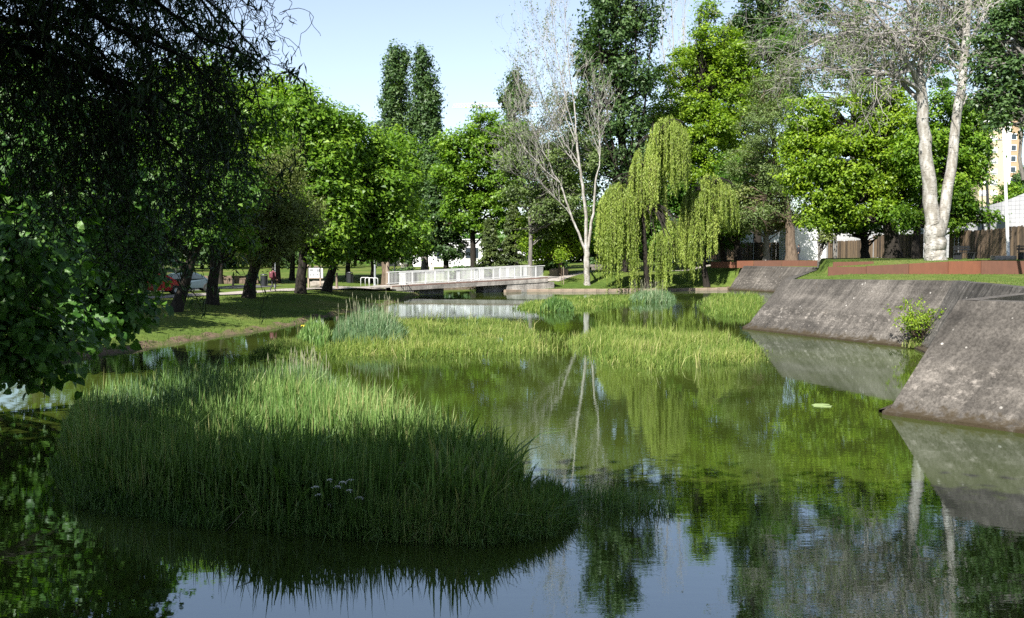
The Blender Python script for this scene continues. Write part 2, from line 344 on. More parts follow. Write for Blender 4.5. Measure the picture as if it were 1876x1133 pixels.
def tile_mat():
    m, nt, N, L, b = new_mat('white_tile')
    uv = N.new('ShaderNodeUVMap'); br = N.new('ShaderNodeTexBrick'); L.new(uv.outputs[0], br.inputs['Vector'])
    br.offset = 0; br.inputs['Scale'].default_value = 1; br.inputs['Brick Width'].default_value = .42; br.inputs['Row Height'].default_value = .36; br.inputs['Mortar Size'].default_value = .018
    br.inputs['Color1'].default_value = (.46, .46, .47, 1); br.inputs['Color2'].default_value = (.42, .42, .43, 1); br.inputs['Mortar'].default_value = (.22, .22, .24, 1)
    n = noise(N, L, .5, 5, .6, pos(N)); r = ramp(N, [(.3, (.86, .86, .86)), (.7, (1.08, 1.08, 1.08))]); L.new(n.outputs[0], r.inputs[0])
    L.new(mixc(N, L, 1, br.outputs[0], r.outputs[0], 'MULTIPLY'), b.inputs['Base Color']); b.inputs['Roughness'].default_value = .6; return m
TILE = tile_mat()
RENDER_WHITE = plain('white_render', (.62, .62, .62), .8, var=.1, scale=.6)
RENDER_YELLOW = plain('yellow_render', (.43, .35, .24), .85, var=.08, scale=.2)
RENDER_PALE = plain('pale_render', (.72, .66, .58), .85, var=.08, scale=.2)
GLASS = plain('window_glass', (.03, .04, .05), .08, var=.2, spec=.8)
SHUTTER = plain('white_shutter', (.72, .72, .72), .6, var=.05)
STONE = plain('granite', (.22, .195, .165), .9, var=.4, scale=3)
SANDSTONE = plain('sandstone', (.22, .17, .125), .9, var=.3, scale=2)
SLATE = plain('roof_tile', (.22, .12, .08), .85, var=.3, scale=3)
RUBBER = plain('tyre_rubber', (.02, .02, .02), .8)
CLOTH_MAROON = plain('maroon_cloth', (.10, .022, .032), .85, var=.3, scale=8)
CLOTH_BLACK = plain('black_cloth', (.014, .014, .018), .85)
CLOTH_WHITE = plain('white_cloth', (.62, .58, .56), .85)
SKIN = plain('skin', (.42, .26, .19), .6, var=.1)
HAIR = plain('dark_hair', (.015, .011, .008), .6)
PETAL_WHITE = plain('white_petals', (.70, .70, .66), .7, var=.15)
PETAL_YELLOW = plain('yellow_petals', (.66, .52, .03), .6, var=.15)
STEM = plain('flower_stem', (.05, .09, .025), .7)

# ------------------------------------------------------------------ terrain
RIVER = np.array([XY(770, 541), XY(740, 551), XY(690, 563), XY(640, 572), XY(600, 581), XY(540, 596), XY(470, 608), XY(400, 617), XY(330, 628),
                  XY(240, 644), (-16.6, 33), (-15.5, 27), (-13, 21), (-10.5, 14), (-9.5, 5), (-9.5, -40), (17, -40), (17, 13.5), (10.85, 21.1), (8.9, 23.5),
                  (14.2, 30.5), (16.3, 39.8), (11.8, 50.2), (27.5, 95.0), (22.9, 105.0), XY(1335, 532), XY(1230, 533.5), XY(1100, 534.5), XY(960, 535), XY(925, 536),
                  (-.5, 113), (-10.2, 113)])
def sdist(x, y, poly):                  # > 0 outside, < 0 inside
    x = np.asarray(x, float).ravel(); y = np.asarray(y, float).ravel(); d = np.full(x.shape, 1e9); ins = np.zeros(x.shape, bool)
    n = len(poly)
    for i in range(n):
        ax, ay = poly[i]; bx, by = poly[(i + 1) % n]; ex, ey = bx - ax, by - ay
        t = np.clip(((x - ax) * ex + (y - ay) * ey) / (ex * ex + ey * ey), 0, 1)
        d = np.minimum(d, np.hypot(x - ax - t * ex, y - ay - t * ey))
        c = (ay > y) != (by > y)
        with np.errstate(divide='ignore', invalid='ignore'): xi = ax + (y - ay) * ex / (ey if ey != 0 else 1e-9)
        ins ^= c & (x < xi)
    return np.where(ins, -d, d)
# edge of the raised terrace held by the steel plates
TER = np.array([(70, 54), (17.4, 54.6), (27.3, 90), (32.7, 106), (24.1, 106), (25, 160), (120, 160), (120, 54)])
def wall_top(y): return np.interp(y, [24, 40, 50, 105], [2.68, 2.70, 2.5, 2.5])
def gz(x, y):
    x = np.atleast_1d(np.asarray(x, float)); y = np.atleast_1d(np.asarray(y, float)); shp = x.shape
    x = x.ravel(); y = y.ravel()
    s = sdist(x, y, RIVER)
    left = .20 * sstep(s / .5) + .75 * sstep((s - .2) / 8) + .8 * sstep((y - 95) / 60)
    lawn = .26 * sstep(s / .3) + 1.5 * sstep((s - .3) / 10) + .8 * sstep((s - 8) / 40)
    wt = wall_top(y) - .04
    wall = np.where(s < 2.0, 2.5 * s / 2.0 - .8, wt)
    ledge = (x > 10) & (y < 31) & (sdist(x, y, np.array([(17.5, 13), (11.6, 22.4), (10.6, 24.2), (15.6, 31.5), (17.6, 40.2), (16.2, 30), (20, 12)])) < 0)
    wall = np.where(ledge, 2.15, wall)
    xm = np.interp(y, [-40, 40, 60, 90, 112], [2, 0, 0, -3, -5])
    wl_ = sstep((x - xm) / 6 + .5)
    z = left * (1 - wl_) + lawn * wl_
    isw = (x > xm) & ((y < 98) | (x > 24.0 + .0 * y)) & (x > np.interp(y, [98, 104], [5, 24.2]))
    z = np.where(isw, wall, z)
    z = z + np.where(isw & (y > 44) & (y < 70) & (x > 12), .22 * sstep((y - 46) / 8) * sstep((s - 2.2) / 3), 0)
    # lawn climbs to the end of the far wall
    k = sstep((x - 19) / 5) * ((y > 99) & (~isw)); z = z + k * np.clip(2.5 - z, 0, 3) * sstep((s - .5) / 4)
    ti = -sdist(x, y, TER)
    tz = np.interp(x, [17.4, 19.3, 24, 30], [2.95, 3.02, 3.30, 3.38]); tz = np.where(y > 95, 3.0, tz)
    tz = tz + .05 * sstep((ti - 1) / 6)
    z = np.where(ti > .5, tz, z)
    z = np.where(s < 0, -.12 - .8 * sstep(-s / 1.5), z)
    z = z + .05 * np.sin(x * .9 + .6 * np.sin(y * .5)) * np.sin(y * .7) * sstep((s - 1.5) / 3) * (ti < .5) * ~isw
    return z.reshape(shp)
def gz1(x, y): return float(gz([x], [y])[0])

def axis(lo, hi, step, far_lo, far_hi):
    mid = np.arange(lo, hi + 1e-6, step); a = [mid]
    d = step; p = lo; L = []
    while p > far_lo: d *= 1.35; p -= d; L.append(p)
    R = []; d = step; p = hi
    while p < far_hi: d *= 1.35; p += d; R.append(p)
    return np.concatenate([L[::-1], mid, R])
gx = axis(-36, 48, .55, -3000, 3000); gy = axis(6, 122, .55, -400, 5000)
XX, YY = np.meshgrid(gx, gy, indexing='ij'); ZZ = gz(XX, YY)
nx, ny = XX.shape
ii = (np.arange(nx - 1)[:, None] * ny + np.arange(ny - 1)[None]).ravel()
mb = MB(); mb.add(np.stack([XX, YY, ZZ], -1).reshape(-1, 3), np.stack([ii, ii + ny, ii + ny + 1, ii + 1], 1))
ground = mb.build('ground', GROUND, smooth=True); tag(ground, kind='structure')
sd = sdist(XX, YY, RIVER).reshape(XX.shape)
dirt = np.zeros(XX.shape)
dirt = np.where((sd < .7) & (sd > -1.5), .55, dirt)                                   # bare earth along the water's edge
dirt += .30 * np.exp(-((XX + 9) ** 2 + (YY - 120) ** 2) / 500) + .22 * ((XX > 24) & (YY > 54) & (YY < 115))
dirt += .25 * np.exp(-((XX - 23) ** 2 + (YY - 103) ** 2) / 14)
at = ground.data.attributes.new('dirt', 'FLOAT', 'POINT'); at.data.foreach_set('value', dirt.astype(np.float32).ravel())

mb = MB(); mb.add([(-30, -40, 0), (31, -40, 0), (31, 118, 0), (-30, 118, 0)], [(0, 1, 2, 3)])
tag(mb.build('water', WATER), kind='structure')

def strip(name, line, width, mat, lift=.03, n=60):
    line = np.asarray(line, float); d = np.r_[0, np.cumsum(np.hypot(*np.diff(line, axis=0).T))]
    t = np.linspace(0, d[-1], n); cx, cy = np.interp(t, d, line[:, 0]), np.interp(t, d, line[:, 1])
    tx, ty = np.gradient(cx), np.gradient(cy); l = np.hypot(tx, ty); nx_, ny_ = -ty / l, tx / l
    k = 5; V = []
    for j in range(k):
        o = (j / (k - 1) - .5) * width; x, y = cx + nx_ * o, cy + ny_ * o
        V.append(np.c_[x, y, np.maximum(gz(x, y), gz(cx, cy)) + lift])
    V = np.array(V); q = [(j * n + i, (j + 1) * n + i, (j + 1) * n + i + 1, j * n + i + 1) for j in range(k - 1) for i in range(n - 1)]
    m = MB(); m.add(V.reshape(-1, 3), q); return tag(m.build(name, mat), kind='structure')
strip('path', [(-34, 52), (-24.5, 63), (-20.5, 70), (-17.6, 77), (-14.5, 86), (-11.5, 93), (-9.2, 97)], 2.6, PATH)
strip('path', [(4, 104.5), (9, 112), (16, 113.5), (26, 117)], 2.0, PATH)
strip('road', [(-60, 58), (-34, 70), (-27, 76), (-22, 88)], 4.5, plain('asphalt', (.06, .06, .06), .9), .02)

# ------------------------------------------------------------------ concrete river walls
def battered(name, label, base, top, mat, cap=.45, nz=16, seam=True, closed_back=True):
    """base/top: matching lists of points; every face between two neighbours is a sloping slab with a capping strip"""
    mbw = MB(); rng = np.random.default_rng(5)
    base = [np.array(p, float) for p in base]; top = [np.array(p, float) for p in top]
    for a in range(len(base) - 1):
        b0, b1, t0, t1 = base[a], base[a+1], top[a], top[a+1]
        L = np.linalg.norm(b1 - b0); nu = max(6, int(L / .35))
        u = np.linspace(0, 1, nu)[:, None, None]; v = np.linspace(0, 1, nz)[None, :, None]
        g = (b0 * (1 - u) + b1 * u) * (1 - v) + (t0 * (1 - u) + t1 * u) * v
        nrm = np.cross(b1 - b0, t0 - b0); nrm /= np.linalg.norm(nrm)
        if nrm[2] < 0: nrm = -nrm
        dsp = np.cumsum(rng.normal(0, 1, (nu, nz)), axis=0) * .006; dsp -= np.linspace(0, 1, nu)[:, None] * dsp[-1:]
        dsp += rng.normal(0, .007, (nu, nz))
        if seam: dsp += np.where(np.linspace(0, 1, nz)[None] < .48, .05, 0)
        dsp[0] = 0; dsp[-1] = 0; dsp[:, -1] *= .5
        g = g + nrm * dsp[:, :, None]
        i0 = (np.arange(nu - 1)[:, None] * nz + np.arange(nz - 1)[None]).ravel()
        mbw.add(g.reshape(-1, 3), np.stack([i0, i0 + nz, i0 + nz + 1, i0 + 1], 1))
        # toe ledge below the water line
        out = nrm.copy(); out[2] = 0; out /= np.linalg.norm(out)
        lg = np.array([b0 + out * .18 + (0, 0, .10), b1 + out * .18 + (0, 0, .10), b1 - out * .05 + (0, 0, .16), b0 - out * .05 + (0, 0, .16), b0 + out * .22 - (0, 0, .5), b1 + out * .22 - (0, 0, .5)])
        mbw.add(lg, [(0, 1, 2, 3), (4, 5, 1, 0)])
        # capping
        tn = g[:, -1]; bk = tn - out * cap + (0, 0, .01); lo = bk - (0, 0, .5)
        V = np.vstack([tn, bk, lo]); q = [(i, i + 1, nu + i + 1, nu + i) for i in range(nu - 1)] + [(nu + i, nu + i + 1, 2 * nu + i + 1, 2 * nu + i) for i in range(nu - 1)]
        mbw.add(V, q)
    o = mbw.build(name, mat, org=base[0], smooth=False)
    return tag(o, label, 'river wall', 'sloping concrete river walls')
W = lambda x, y, z=0: (x, y, z)
battered('concrete_wall', 'nearest sloping grey concrete river wall at the right edge, mossy at its foot', [W(17, 13.5, -.02), W(8.9, 23.5, -.02), W(14.2, 30.6, -.02)], [W(18.7, 14.9, 2.68), W(10.8, 24.05, 2.68), W(15.4, 30.2, 2.6)], CONCRETE_FRONT)
battered('concrete_wall', 'streaked concrete wall turning back behind the nearest wall, above the yellow-green bush', [W(14.3, 29.5, -.02), W(16.3, 39.8, -.02)], [W(16.0, 29.2, 2.7), W(17.9, 40.4, 2.7)], CONCRETE_RET)
battered('concrete_wall', 'long middle sloping concrete river wall with pale flakes, left of the yellow-green bush', [W(16.3, 39.8, -.02), W(11.8, 50.2, -.02), W(27.5, 95, -.02)], [W(17.9, 40.4, 2.7), W(13.8, 50.5, 2.5), W(29.3, 95.5, 2.5)], CONCRETE_FRONT)
battered('concrete_wall', 'farthest concrete river wall beside the grass slope, small in the distance', [W(27.5, 95, -.02), W(22.9, 105, -.02), W(24.6, 109, 1.0)], [W(29.3, 95.5, 2.5), W(24.5, 105.4, 2.5), W(25.6, 109, 2.52)], CONCRETE_FRONT)

# kerb stones along the far water's edge
kerb = bpy.data.objects.new('kerb', None); COL.objects.link(kerb); tag(kerb, kind='structure')
ln = np.array([XY(925, 536), XY(960, 535), XY(1100, 534.5), XY(1230, 533.5), XY(1335, 532)])
dd = np.r_[0, np.cumsum(np.hypot(*np.diff(ln, axis=0).T))]; kerb.location = (*ln[0], 0)
t = 0.0; kr = random.Random(3)
kmes = [MB().box((0, 0, 0), (1.192, .42, .40), bev=.03).mesh('kerb_stone', SANDSTONE) for _ in range(1)]
while t < dd[-1] - .6:
    x0, y0 = np.interp(t + .6, dd, ln[:, 0]), np.interp(t + .6, dd, ln[:, 1]); x1, y1 = np.interp(t + .7, dd, ln[:, 0]), np.interp(t + .7, dd, ln[:, 1])
    o = link('kerb_stone', kmes[0], kerb, (x0 - ln[0][0], y0 - ln[0][1] + kr.uniform(-.03, .03), 0.06 + kr.uniform(-.02, .02)), (kr.uniform(-.03, .03), kr.uniform(-.02, .02), math.atan2(y1 - y0, x1 - x0) + kr.uniform(-.02, .02)))
    t += 1.2

# corten steel plates
def plate_wall(label, segs):
    x, y, z = segs[0][0]
    w = thing('steel_edging_wall', (x, y, z), label, 'retaining wall', 'rusty steel plate walls on the terrace')
    for (a, b, h0, h1) in segs:
        a = np.array(a, float); b = np.array(b, float); d = b - a; d[2] = 0; n = np.array((d[1], -d[0], 0)); n /= np.linalg.norm(n); n *= .04
        V = []
        for pnt, h in ((a, h0), (b, h1)):
            for o in (n, -n):
                for z in (-.25, h): V.append(pnt + o + (0, 0, z))
        m = MB(); m.add(V, [(0, 4, 5, 1), (2, 3, 7, 6), (1, 5, 7, 3), (0, 1, 3, 2), (4, 6, 7, 5), (0, 2, 6, 4)])
        m.build('steel_plate', CORTEN, w)
def PP(px, py, Y): return tuple(P(px, py, Y))
plate_wall('large orange rust-coloured steel plate at the right edge of the terrace', [(PP(1797, 507, 54), PP(1960, 508, 54), .86, .86)])
plate_wall('short rust-coloured steel plate right of the white trunk, set back beside the orange plate', [(PP(1737, 503, 54.2), PP(1799, 504, 54.2), .71, .76)])
plate_wall('long brown steel plate wall climbing below the white double trunk', [(PP(1587, 504, 54.4), PP(1664, 500.5, 54.4), .48, .51), (PP(1665, 500.5, 54.4), PP(1739, 497, 54.4), .51, .52)])
plate_wall('low brown steel plates in two stacked steps near the middle wall', [(PP(1517, 500.5, 54.6), PP(1589, 501, 54.6), .34, .36), (PP(1526, 489.5, 60), PP(1600, 489, 60), .30, .32)])
plate_wall('thin red-brown steel edging behind the farthest concrete wall', [(PP(1350, 487, 106), PP(1380, 486.5, 106), .5, .5), (PP(1380.5, 486.5, 106), PP(1432, 486, 106), .5, .5), (PP(1432.5, 486, 106), PP(1500, 485.5, 106), .5, .46), (PP(1502, 486, 98), PP(1517, 488, 90), .44, .4)])
plate_wall('dark rusty steel edging in the shade behind the right-hand willow', [(PP(1302, 487, 108), PP(1349, 487, 107.6), .42, .42)])

# ------------------------------------------------------------------ vegetation generators
def rand_unit(n, rng): v = rng.normal(size=(n, 3)); return v / np.linalg.norm(v, axis=1, keepdims=True)
def add_leaves(mb, c, nrm, L, Wd, rng, tint, hang=0.0, tri=False):
    n = len(c); r = rng.normal(size=(n, 3)); r[:, 2] -= hang
    nrm = nrm / (np.linalg.norm(nrm, axis=1, keepdims=True) + 1e-9)
    d = r - (r * nrm).sum(1, keepdims=True) * nrm; d /= np.linalg.norm(d, axis=1, keepdims=True) + 1e-9
    s = np.cross(nrm, d); L = np.broadcast_to(L, (n,))[:, None]; Wd = np.broadcast_to(Wd, (n,))[:, None]
    if tri:                              # far, pixel-sized leaves: one triangle each
        V = np.stack([c - d * L * .55 + s * Wd * .35, c + s * Wd * -.62 - d * L * .2, c + d * L * .6 + s * Wd * .12], 1).reshape(-1, 3)
        mb.add(V, None, np.arange(3 * n).reshape(n, 3), ttint=tint); return
    fold = nrm * (Wd * rng.uniform(.05, .35, (n, 1)))
    V = np.stack([c - d * L * .5, c + s * Wd * .5 + fold - d * L * .08, c + d * L * .5 - nrm * L * .12, c - s * Wd * .5 + fold - d * L * .08], 1).reshape(-1, 3)
    q = np.arange(4 * n).reshape(n, 4); mb.add(V, q, qtint=tint)
def curve(p0, p1, k=6, sag=0.0, jit=0.0, rng=RNG):
    t = np.linspace(0, 1, k)[:, None]; p0 = np.asarray(p0, float); p1 = np.asarray(p1, float)
    p = p0 * (1 - t) + p1 * t; p[:, 2] += sag * (4 * t * (1 - t))[:, 0]
    if jit: p[1:-1] += rng.normal(0, jit, (k - 2, 3))
    return p
def px_line(pts, Y):                     # polyline given as photo pixels at distance Y (or one Y for each)
    return np.array([P(x, y, Y if np.isscalar(Y) else Y[i]) for i, (x, y) in enumerate(pts)])
def smooth_line(p, k=10):
    p = np.asarray(p, float); d = np.r_[0, np.cumsum(np.linalg.norm(np.diff(p, axis=0), axis=1))]; t = np.linspace(0, d[-1], k)
    q = np.stack([np.interp(t, d, p[:, i]) for i in range(3)], 1)
    for _ in range(2): q[1:-1] = .25 * q[:-2] + .5 * q[1:-1] + .25 * q[2:]
    return q
def crown(lobes, Y, nleaf, leaf, clump, rng, up=.8, aspect=.7, squash=.6, shell=.45, ydepth=.85, hang=.3, loose=1.0, per=95):
    """leaf clumps filling ellipsoids that are given in photo pixels"""
    mb = MB(); L = []
    for (px, py, rx, ry, *dy) in lobes:
        k = Y / F; Yl = Y + (dy[0] if dy else 0); c = P(px, py, Yl); rX, rZ = rx * k, ry * k
        L.append((c, np.array((rX, min(ydepth * (rX + rZ) / 2, 1.4 * rX), rZ))))
    L0 = L; L = [(c, r * .84) for c, r in L0]
    for c, r in L0:
        for q in rand_unit(5, rng): L.append((c + q * r * .78, r * rng.uniform(.30, .48)))
    vol = np.array([r[0] * r[1] * r[2] for c, r in L]) ** .75; vol /= vol.sum(); cl = []
    for (c, r), w in zip(L, vol):
        nl = max(30, int(nleaf * w)); nc = max(3, int(nl / per))
        u = rand_unit(nc, rng); rad = np.clip(shell + (1 - shell) * rng.random((nc, 1)) ** .6, 0, 1) * np.where(rng.random((nc, 1)) < .14, rng.uniform(1.05, 1.25, (nc, 1)), 1)
        cc = c + u * rad * r; cr = clump * rng.uniform(.65, 1.35, (nc, 1)); tone = rng.normal(0, .12, nc)
        idx = rng.integers(0, nc, nl); g = rng.normal(0, 1, (nl, 3)) * np.array((1, 1, squash)) * .5 * loose
        p = cc[idx] + g * cr[idx]
        out = (p - c) / r; out /= np.linalg.norm(out, axis=1, keepdims=True) + 1e-9
        nrm = out * .55 + g * .35 + np.array((0, 0, up)) + rng.normal(0, .55, (nl, 3))
        tint = np.clip(.45 + tone[idx] + rng.normal(0, .17, nl) + .12 * g[:, 2], 0, 1)
        sz = leaf * rng.uniform(.6, 1.35, nl)
        add_leaves(mb, p, nrm, sz * 1.22, sz * aspect * 1.22, rng, tint, hang, Y > 45); cl.append((cc, cr))
    return mb, L, cl
def branch(out, p, d, L, r, depth, rng, k=5, wander=.18, up=.05, kids=(3, 5), ang=(.4, .8), shrink=(.55, .78), tips=None, rmin=.004, gravity=0.0):
    d = d / np.linalg.norm(d); pts = [p]; q = p.copy(); dd_ = d.copy()
    for i in range(k - 1):
        dd_ = dd_ + rng.normal(0, wander, 3) + (0, 0, up - gravity * i / k); dd_ /= np.linalg.norm(dd_); q = q + dd_ * L / (k - 1); pts.append(q.copy())
    pts = np.array(pts); r1 = max(rmin, r * (.55 if depth else .3)); out.append((pts, np.linspace(r, r1, k)))
    if depth == 0:
        if tips is not None: tips.append(pts)
        return
    for c in range(rng.integers(kids[0], kids[1] + 1)):
        t = rng.uniform(.25, 1.0) if c else 1.0
        i = min(k - 1, int(round(t * (k - 1)))); td = pts[i] - pts[i - 1]; td /= np.linalg.norm(td)
        ax = np.cross(td, rng.normal(size=3)); ax /= np.linalg.norm(ax); a = rng.uniform(*ang) * (.5 if c == 0 else 1)
        nd = td * math.cos(a) + ax * math.sin(a)
        branch(out, pts[i], nd, L * rng.uniform(*shrink), max(rmin, r * rng.uniform(.42, .62)), depth - 1, rng, k, wander, up, kids, ang, shrink, tips, rmin, gravity)

def tree(name, label, Y, trunk, r0, lobes, leafmat, barkmat, nleaf, leaf=.28, clump=1.1, group=None, seed=0, extra=None, twigs=0, cat='tree', r1=None, **kw):
    rng = np.random.default_rng(seed + 100)
    if group != GB: nleaf = int(nleaf * (1.5 if Y > 45 else 1.2)); leaf *= (.73 if Y > 45 else .82); kw['per'] = kw.get('per', 95) * 1.25
    tp = px_line(trunk, Y); tp[0, 2] = gz1(tp[0, 0], tp[0, 1]); root = thing(name, tp[0], label, cat, group)
    tp = np.vstack([tp[0] - (0, 0, .4), tp]); tl = smooth_line(tp, 14)
    rad = np.linspace(r0, r1 or r0 * .35, 14); rad[:3] *= (1.45, 1.15, 1.03)
    mbt = MB(); tl[1:] += rng.normal(0, r0 * .08, (13, 3)); mbt.tube(tl, rad, 12)
    mb, L, cl = crown(lobes, Y, nleaf, leaf, clump, rng, **kw)
    polys = []
    for cc, cr in cl:
        for j in range(0, len(cc), max(1, len(cc) // (3 if len(cl) > 6 else 8))):
            i = int(np.clip(np.argmin(np.linalg.norm(tl - (cc[j] - (0, 0, 1.5)), axis=1)), 4, 13)); s = tl[i]
            ln_ = np.linalg.norm(cc[j] - s); polys.append((curve(s, cc[j], 6, .06 * ln_, .05 * ln_, rng), np.linspace(min(rad[i] * .6, .05 + .018 * ln_), .015, 6)))
    mbt.tubes(polys, 4)
    if twigs:
        tw = []
        for cc, cr in cl:
            for j in rng.integers(0, len(cc), max(1, twigs // 2)): branch(tw, cc[j] - (0, 0, .4), rng.normal(0, 1, 3) + (0, 0, .8), 1.4, .028, 2, rng, 4, .2, .05, (2, 3))
        MB().tubes(tw, 3).build('twigs', barkmat, root)['kind'] = 'stuff'
    if extra: mbt.tubes(extra, 8)
    mbt.build('trunk', barkmat, root, smooth=True)
    o = mb.build('crown', leafmat, root, tint=True); o['kind'] = 'stuff'
    return root

# ---- left bank
GL = 'trees along the left bank'; GB = 'trees at the back of the park'
tree('broadleaf_tree', 'dark leaning trunk at the left of the bank, crown beside the hanging big leaves', 52, [(322, 582), (334, 530), (352, 478), (372, 420), (380, 340)], .34, [(335, 400, 95, 85), (265, 340, 110, 95), (385, 330, 85, 80), (300, 250, 120, 90)], LEAF_MID, BARK_DARK, 17000, .30, 1.0, GL, 1)
tree('broadleaf_tree', 'upright speckled trunk second from the left on the bank, dense green crown', 58, [(388, 566), (390, 520), (393, 470), (400, 400), (410, 300)], .36, [(400, 320, 100, 110), (340, 200, 95, 90), (440, 215, 75, 60), (420, 420, 60, 50)], LEAF_BRIGHT, BARK_DARK, 19000, .30, 1.05, GL, 2)
tree('olive_tree', 'soft olive-green feathery tree leaning over the walking person', 66, [(454, 548), (462, 505), (476, 455), (490, 400), (505, 330)], .42, [(505, 345, 68, 80), (545, 395, 42, 70), (455, 385, 60, 85), (490, 440, 75, 45), (430, 330, 50, 60)], LEAF_OLIVE, BARK_DARK, 30000, .26, .75, GL, 3, twigs=5, aspect=.28, hang=.9, squash=.9, up=.4)
tree('broadleaf_tree', 'bright green tree on a stout straight trunk right of the walking person', 74.5, [(550, 536), (551, 500), (556, 460), (565, 380), (570, 280)], .40, [(585, 320, 75, 80), (530, 230, 80, 85), (600, 250, 70, 60), (610, 405, 70, 65), (560, 410, 45, 50)], LEAF_BRIGHT, BARK_DARK, 24000, .34, 1.1, GL, 4)
tree('broadleaf_tree', 'yellowish green tree on a leaning trunk beside the notice board', 79, [(597, 532), (606, 500), (622, 462), (640, 390), (650, 300)], .36, [(650, 275, 62, 62), (640, 360, 70, 60), (720, 340, 55, 85), (690, 430, 65, 45), (630, 440, 45, 40)], LEAF_BRIGHT, BARK_DARK, 24000, .34, 1.1, GL, 5)
tree('broadleaf_tree', 'tall lime-topped tree rising highest behind the left bank trees', 95, [(505, 512), (505, 470), (505, 400), (503, 300), (500, 220)], .4, [(500, 205, 62, 55), (425, 205, 80, 85), (575, 235, 52, 48), (510, 165, 40, 22), (400, 300, 70, 70), (545, 320, 60, 60)], LEAF_LIME, BARK_DARK, 22000, .36, 1.2, GL, 6)
tree('broadleaf_tree', 'green tree on a thick brown trunk left of the bridge end', 98, [(706, 512), (705, 480), (704, 440), (712, 370), (725, 300)], .38, [(728, 275, 42, 40), (738, 330, 40, 60), (735, 410, 52, 70), (690, 330, 45, 60)], LEAF_BRIGHT, BARK_BROWN, 15000, .36, 1.1, GL, 7)
tree('broadleaf_tree', 'slim shaded tree with a forked trunk behind the bicycle hoops', 104, [(682, 505), (682, 480), (678, 450), (672, 420)], .2, [(665, 415, 45, 30), (700, 400, 45, 40)], LEAF_MID, BARK_DARK, 6000, .36, 1.0, GL, 8)
# ---- twin poplars
def column_lobes(cx, top, bot, hw, n, wob=6, seed=0, topw=.35):
    r = np.random.default_rng(seed); out = []
    for i in range(n):
        t = i / (n - 1); w = hw * (topw + (1 - topw) * math.sin(min(1, t * 1.6) * math.pi / 2)) * r.uniform(.85, 1.1)
        out.append((cx + r.uniform(-wob, wob), top + (bot - top) * t + hw * .6, w, (bot - top) / n * .95))
    return out
GP = 'tall poplars'
pk = dict(aspect=.8, squash=1.5, up=.5, shell=.25, hang=.2, per=60)
tree('poplar_tree', 'taller dark columnar poplar of the pair against the sky', 128, [(742, 492), (742, 400), (736, 250), (732, 110)], .42, column_lobes(726, 84, 335, 41, 8, 3, 1, .5) + [(725, 360, 40, 50), (738, 420, 42, 40), (722, 300, 30, 50)], LEAF_DARK, BARK_GREY, 30000, .36, .75, GP, 20, **pk)
tree('poplar_tree', 'shorter right-hand columnar poplar of the pair against the sky', 127, [(778, 492), (780, 400), (778, 250), (770, 120)], .40, column_lobes(777, 98, 200, 28, 4, 2, 2, .65) + column_lobes(784, 180, 335, 28, 5, 3, 3, .9) + [(788, 355, 32, 50), (785, 430, 34, 40), (795, 300, 22, 50), (790, 240, 18, 40)], LEAF_DARK, BARK_GREY, 28000, .36, .75, GP, 21, **pk)
tree('poplar_tree', 'huge dark poplar with upright limbs rising out of the top of the picture', 112, [(1152, 492), (1148, 400), (1140, 260), (1128, 100), (1120, -60)], .62,
     [(1112, 40, 62, 75), (1150, 20, 50, 60), (1118, -70, 60, 60), (1095, 130, 48, 60), (1150, 130, 55, 60), (1110, 210, 52, 55), (1165, 235, 36, 50), (1120, 290, 48, 50), (1188, 60, 20, 32), (1200, 20, 18, 25), (1190, 150, 28, 34), (1080, 205, 26, 24), (1085, 290, 32, 45), (1150, 330, 34, 40), (1062, 200, 26, 55), (1058, 290, 34, 50), (1066, 100, 20, 40), (1180, 290, 30, 50)],
     LEAF_DARK, BARK_DARK, 19000, .40, .8, GP, 22, twigs=2, loose=1.15, extra=[(smooth_line(px_line(l, 111), 9), np.linspace(.16, .05, 9)) for l in ([(1146, 380), (1120, 260), (1100, 120), (1090, -40)], [(1148, 360), (1162, 240), (1166, 100), (1160, -60)], [(1140, 330), (1108, 260), (1080, 180), (1072, 100)], [(1150, 340), (1178, 230), (1188, 130), (1196, 40)], [(1135, 200), (1138, 90), (1135, -50)])], **pk)
tree('poplar_tree', 'small dark poplar top poking up left of the bare white twigs', 135, [(945, 492), (943, 400), (942, 250), (940, 130)], .3, [(941, 140, 11, 20), (934, 168, 20, 14), (955, 165, 16, 16), (945, 195, 26, 24), (925, 185, 12, 10), (950, 240, 28, 30)], LEAF_DARK, BARK_GREY, 5000, .38, .6, GP, 23, **pk)
# ---- middle
GM = 'trees behind the bridge'
tree('broadleaf_tree', 'rounded bright green tree behind the middle of the bridge', 116, [(868, 496), (866, 440), (868, 380), (875, 280)], .4, [(885, 250, 48, 42), (850, 280, 38, 50), (905, 300, 42, 60), (870, 340, 55, 50), (850, 390, 40, 40), (895, 395, 45, 40), (888, 212, 22, 16), (925, 250, 38, 45), (832, 320, 38, 55), (930, 340, 42, 60), (820, 270, 22, 25)], LEAF_BRIGHT, BARK_DARK, 30000, .36, .95, GM, 30)
tree('broadleaf_tree', 'dark shaded tree between the poplar pair and the rounded bright tree', 122, [(818, 496), (815, 440), (820, 380), (822, 300)], .32, [(815, 330, 28, 45), (822, 400, 36, 50), (826, 450, 34, 25), (760, 440, 40, 40)], LEAF_DARK, BARK_DARK, 10000, .38, 1.0, GM, 31)
tree('broadleaf_tree', 'bright yellow-green low tree in front of the white trunks', 109, [(1026, 500), (1026, 480), (1024, 440), (1018, 380)], .2, [(1012, 370, 50, 38), (985, 420, 48, 38), (1040, 425, 38, 38), (1000, 455, 50, 22), (1035, 340, 25, 25)], LEAF_LIME, BARK_BROWN, 17000, .34, .95, GM, 32)
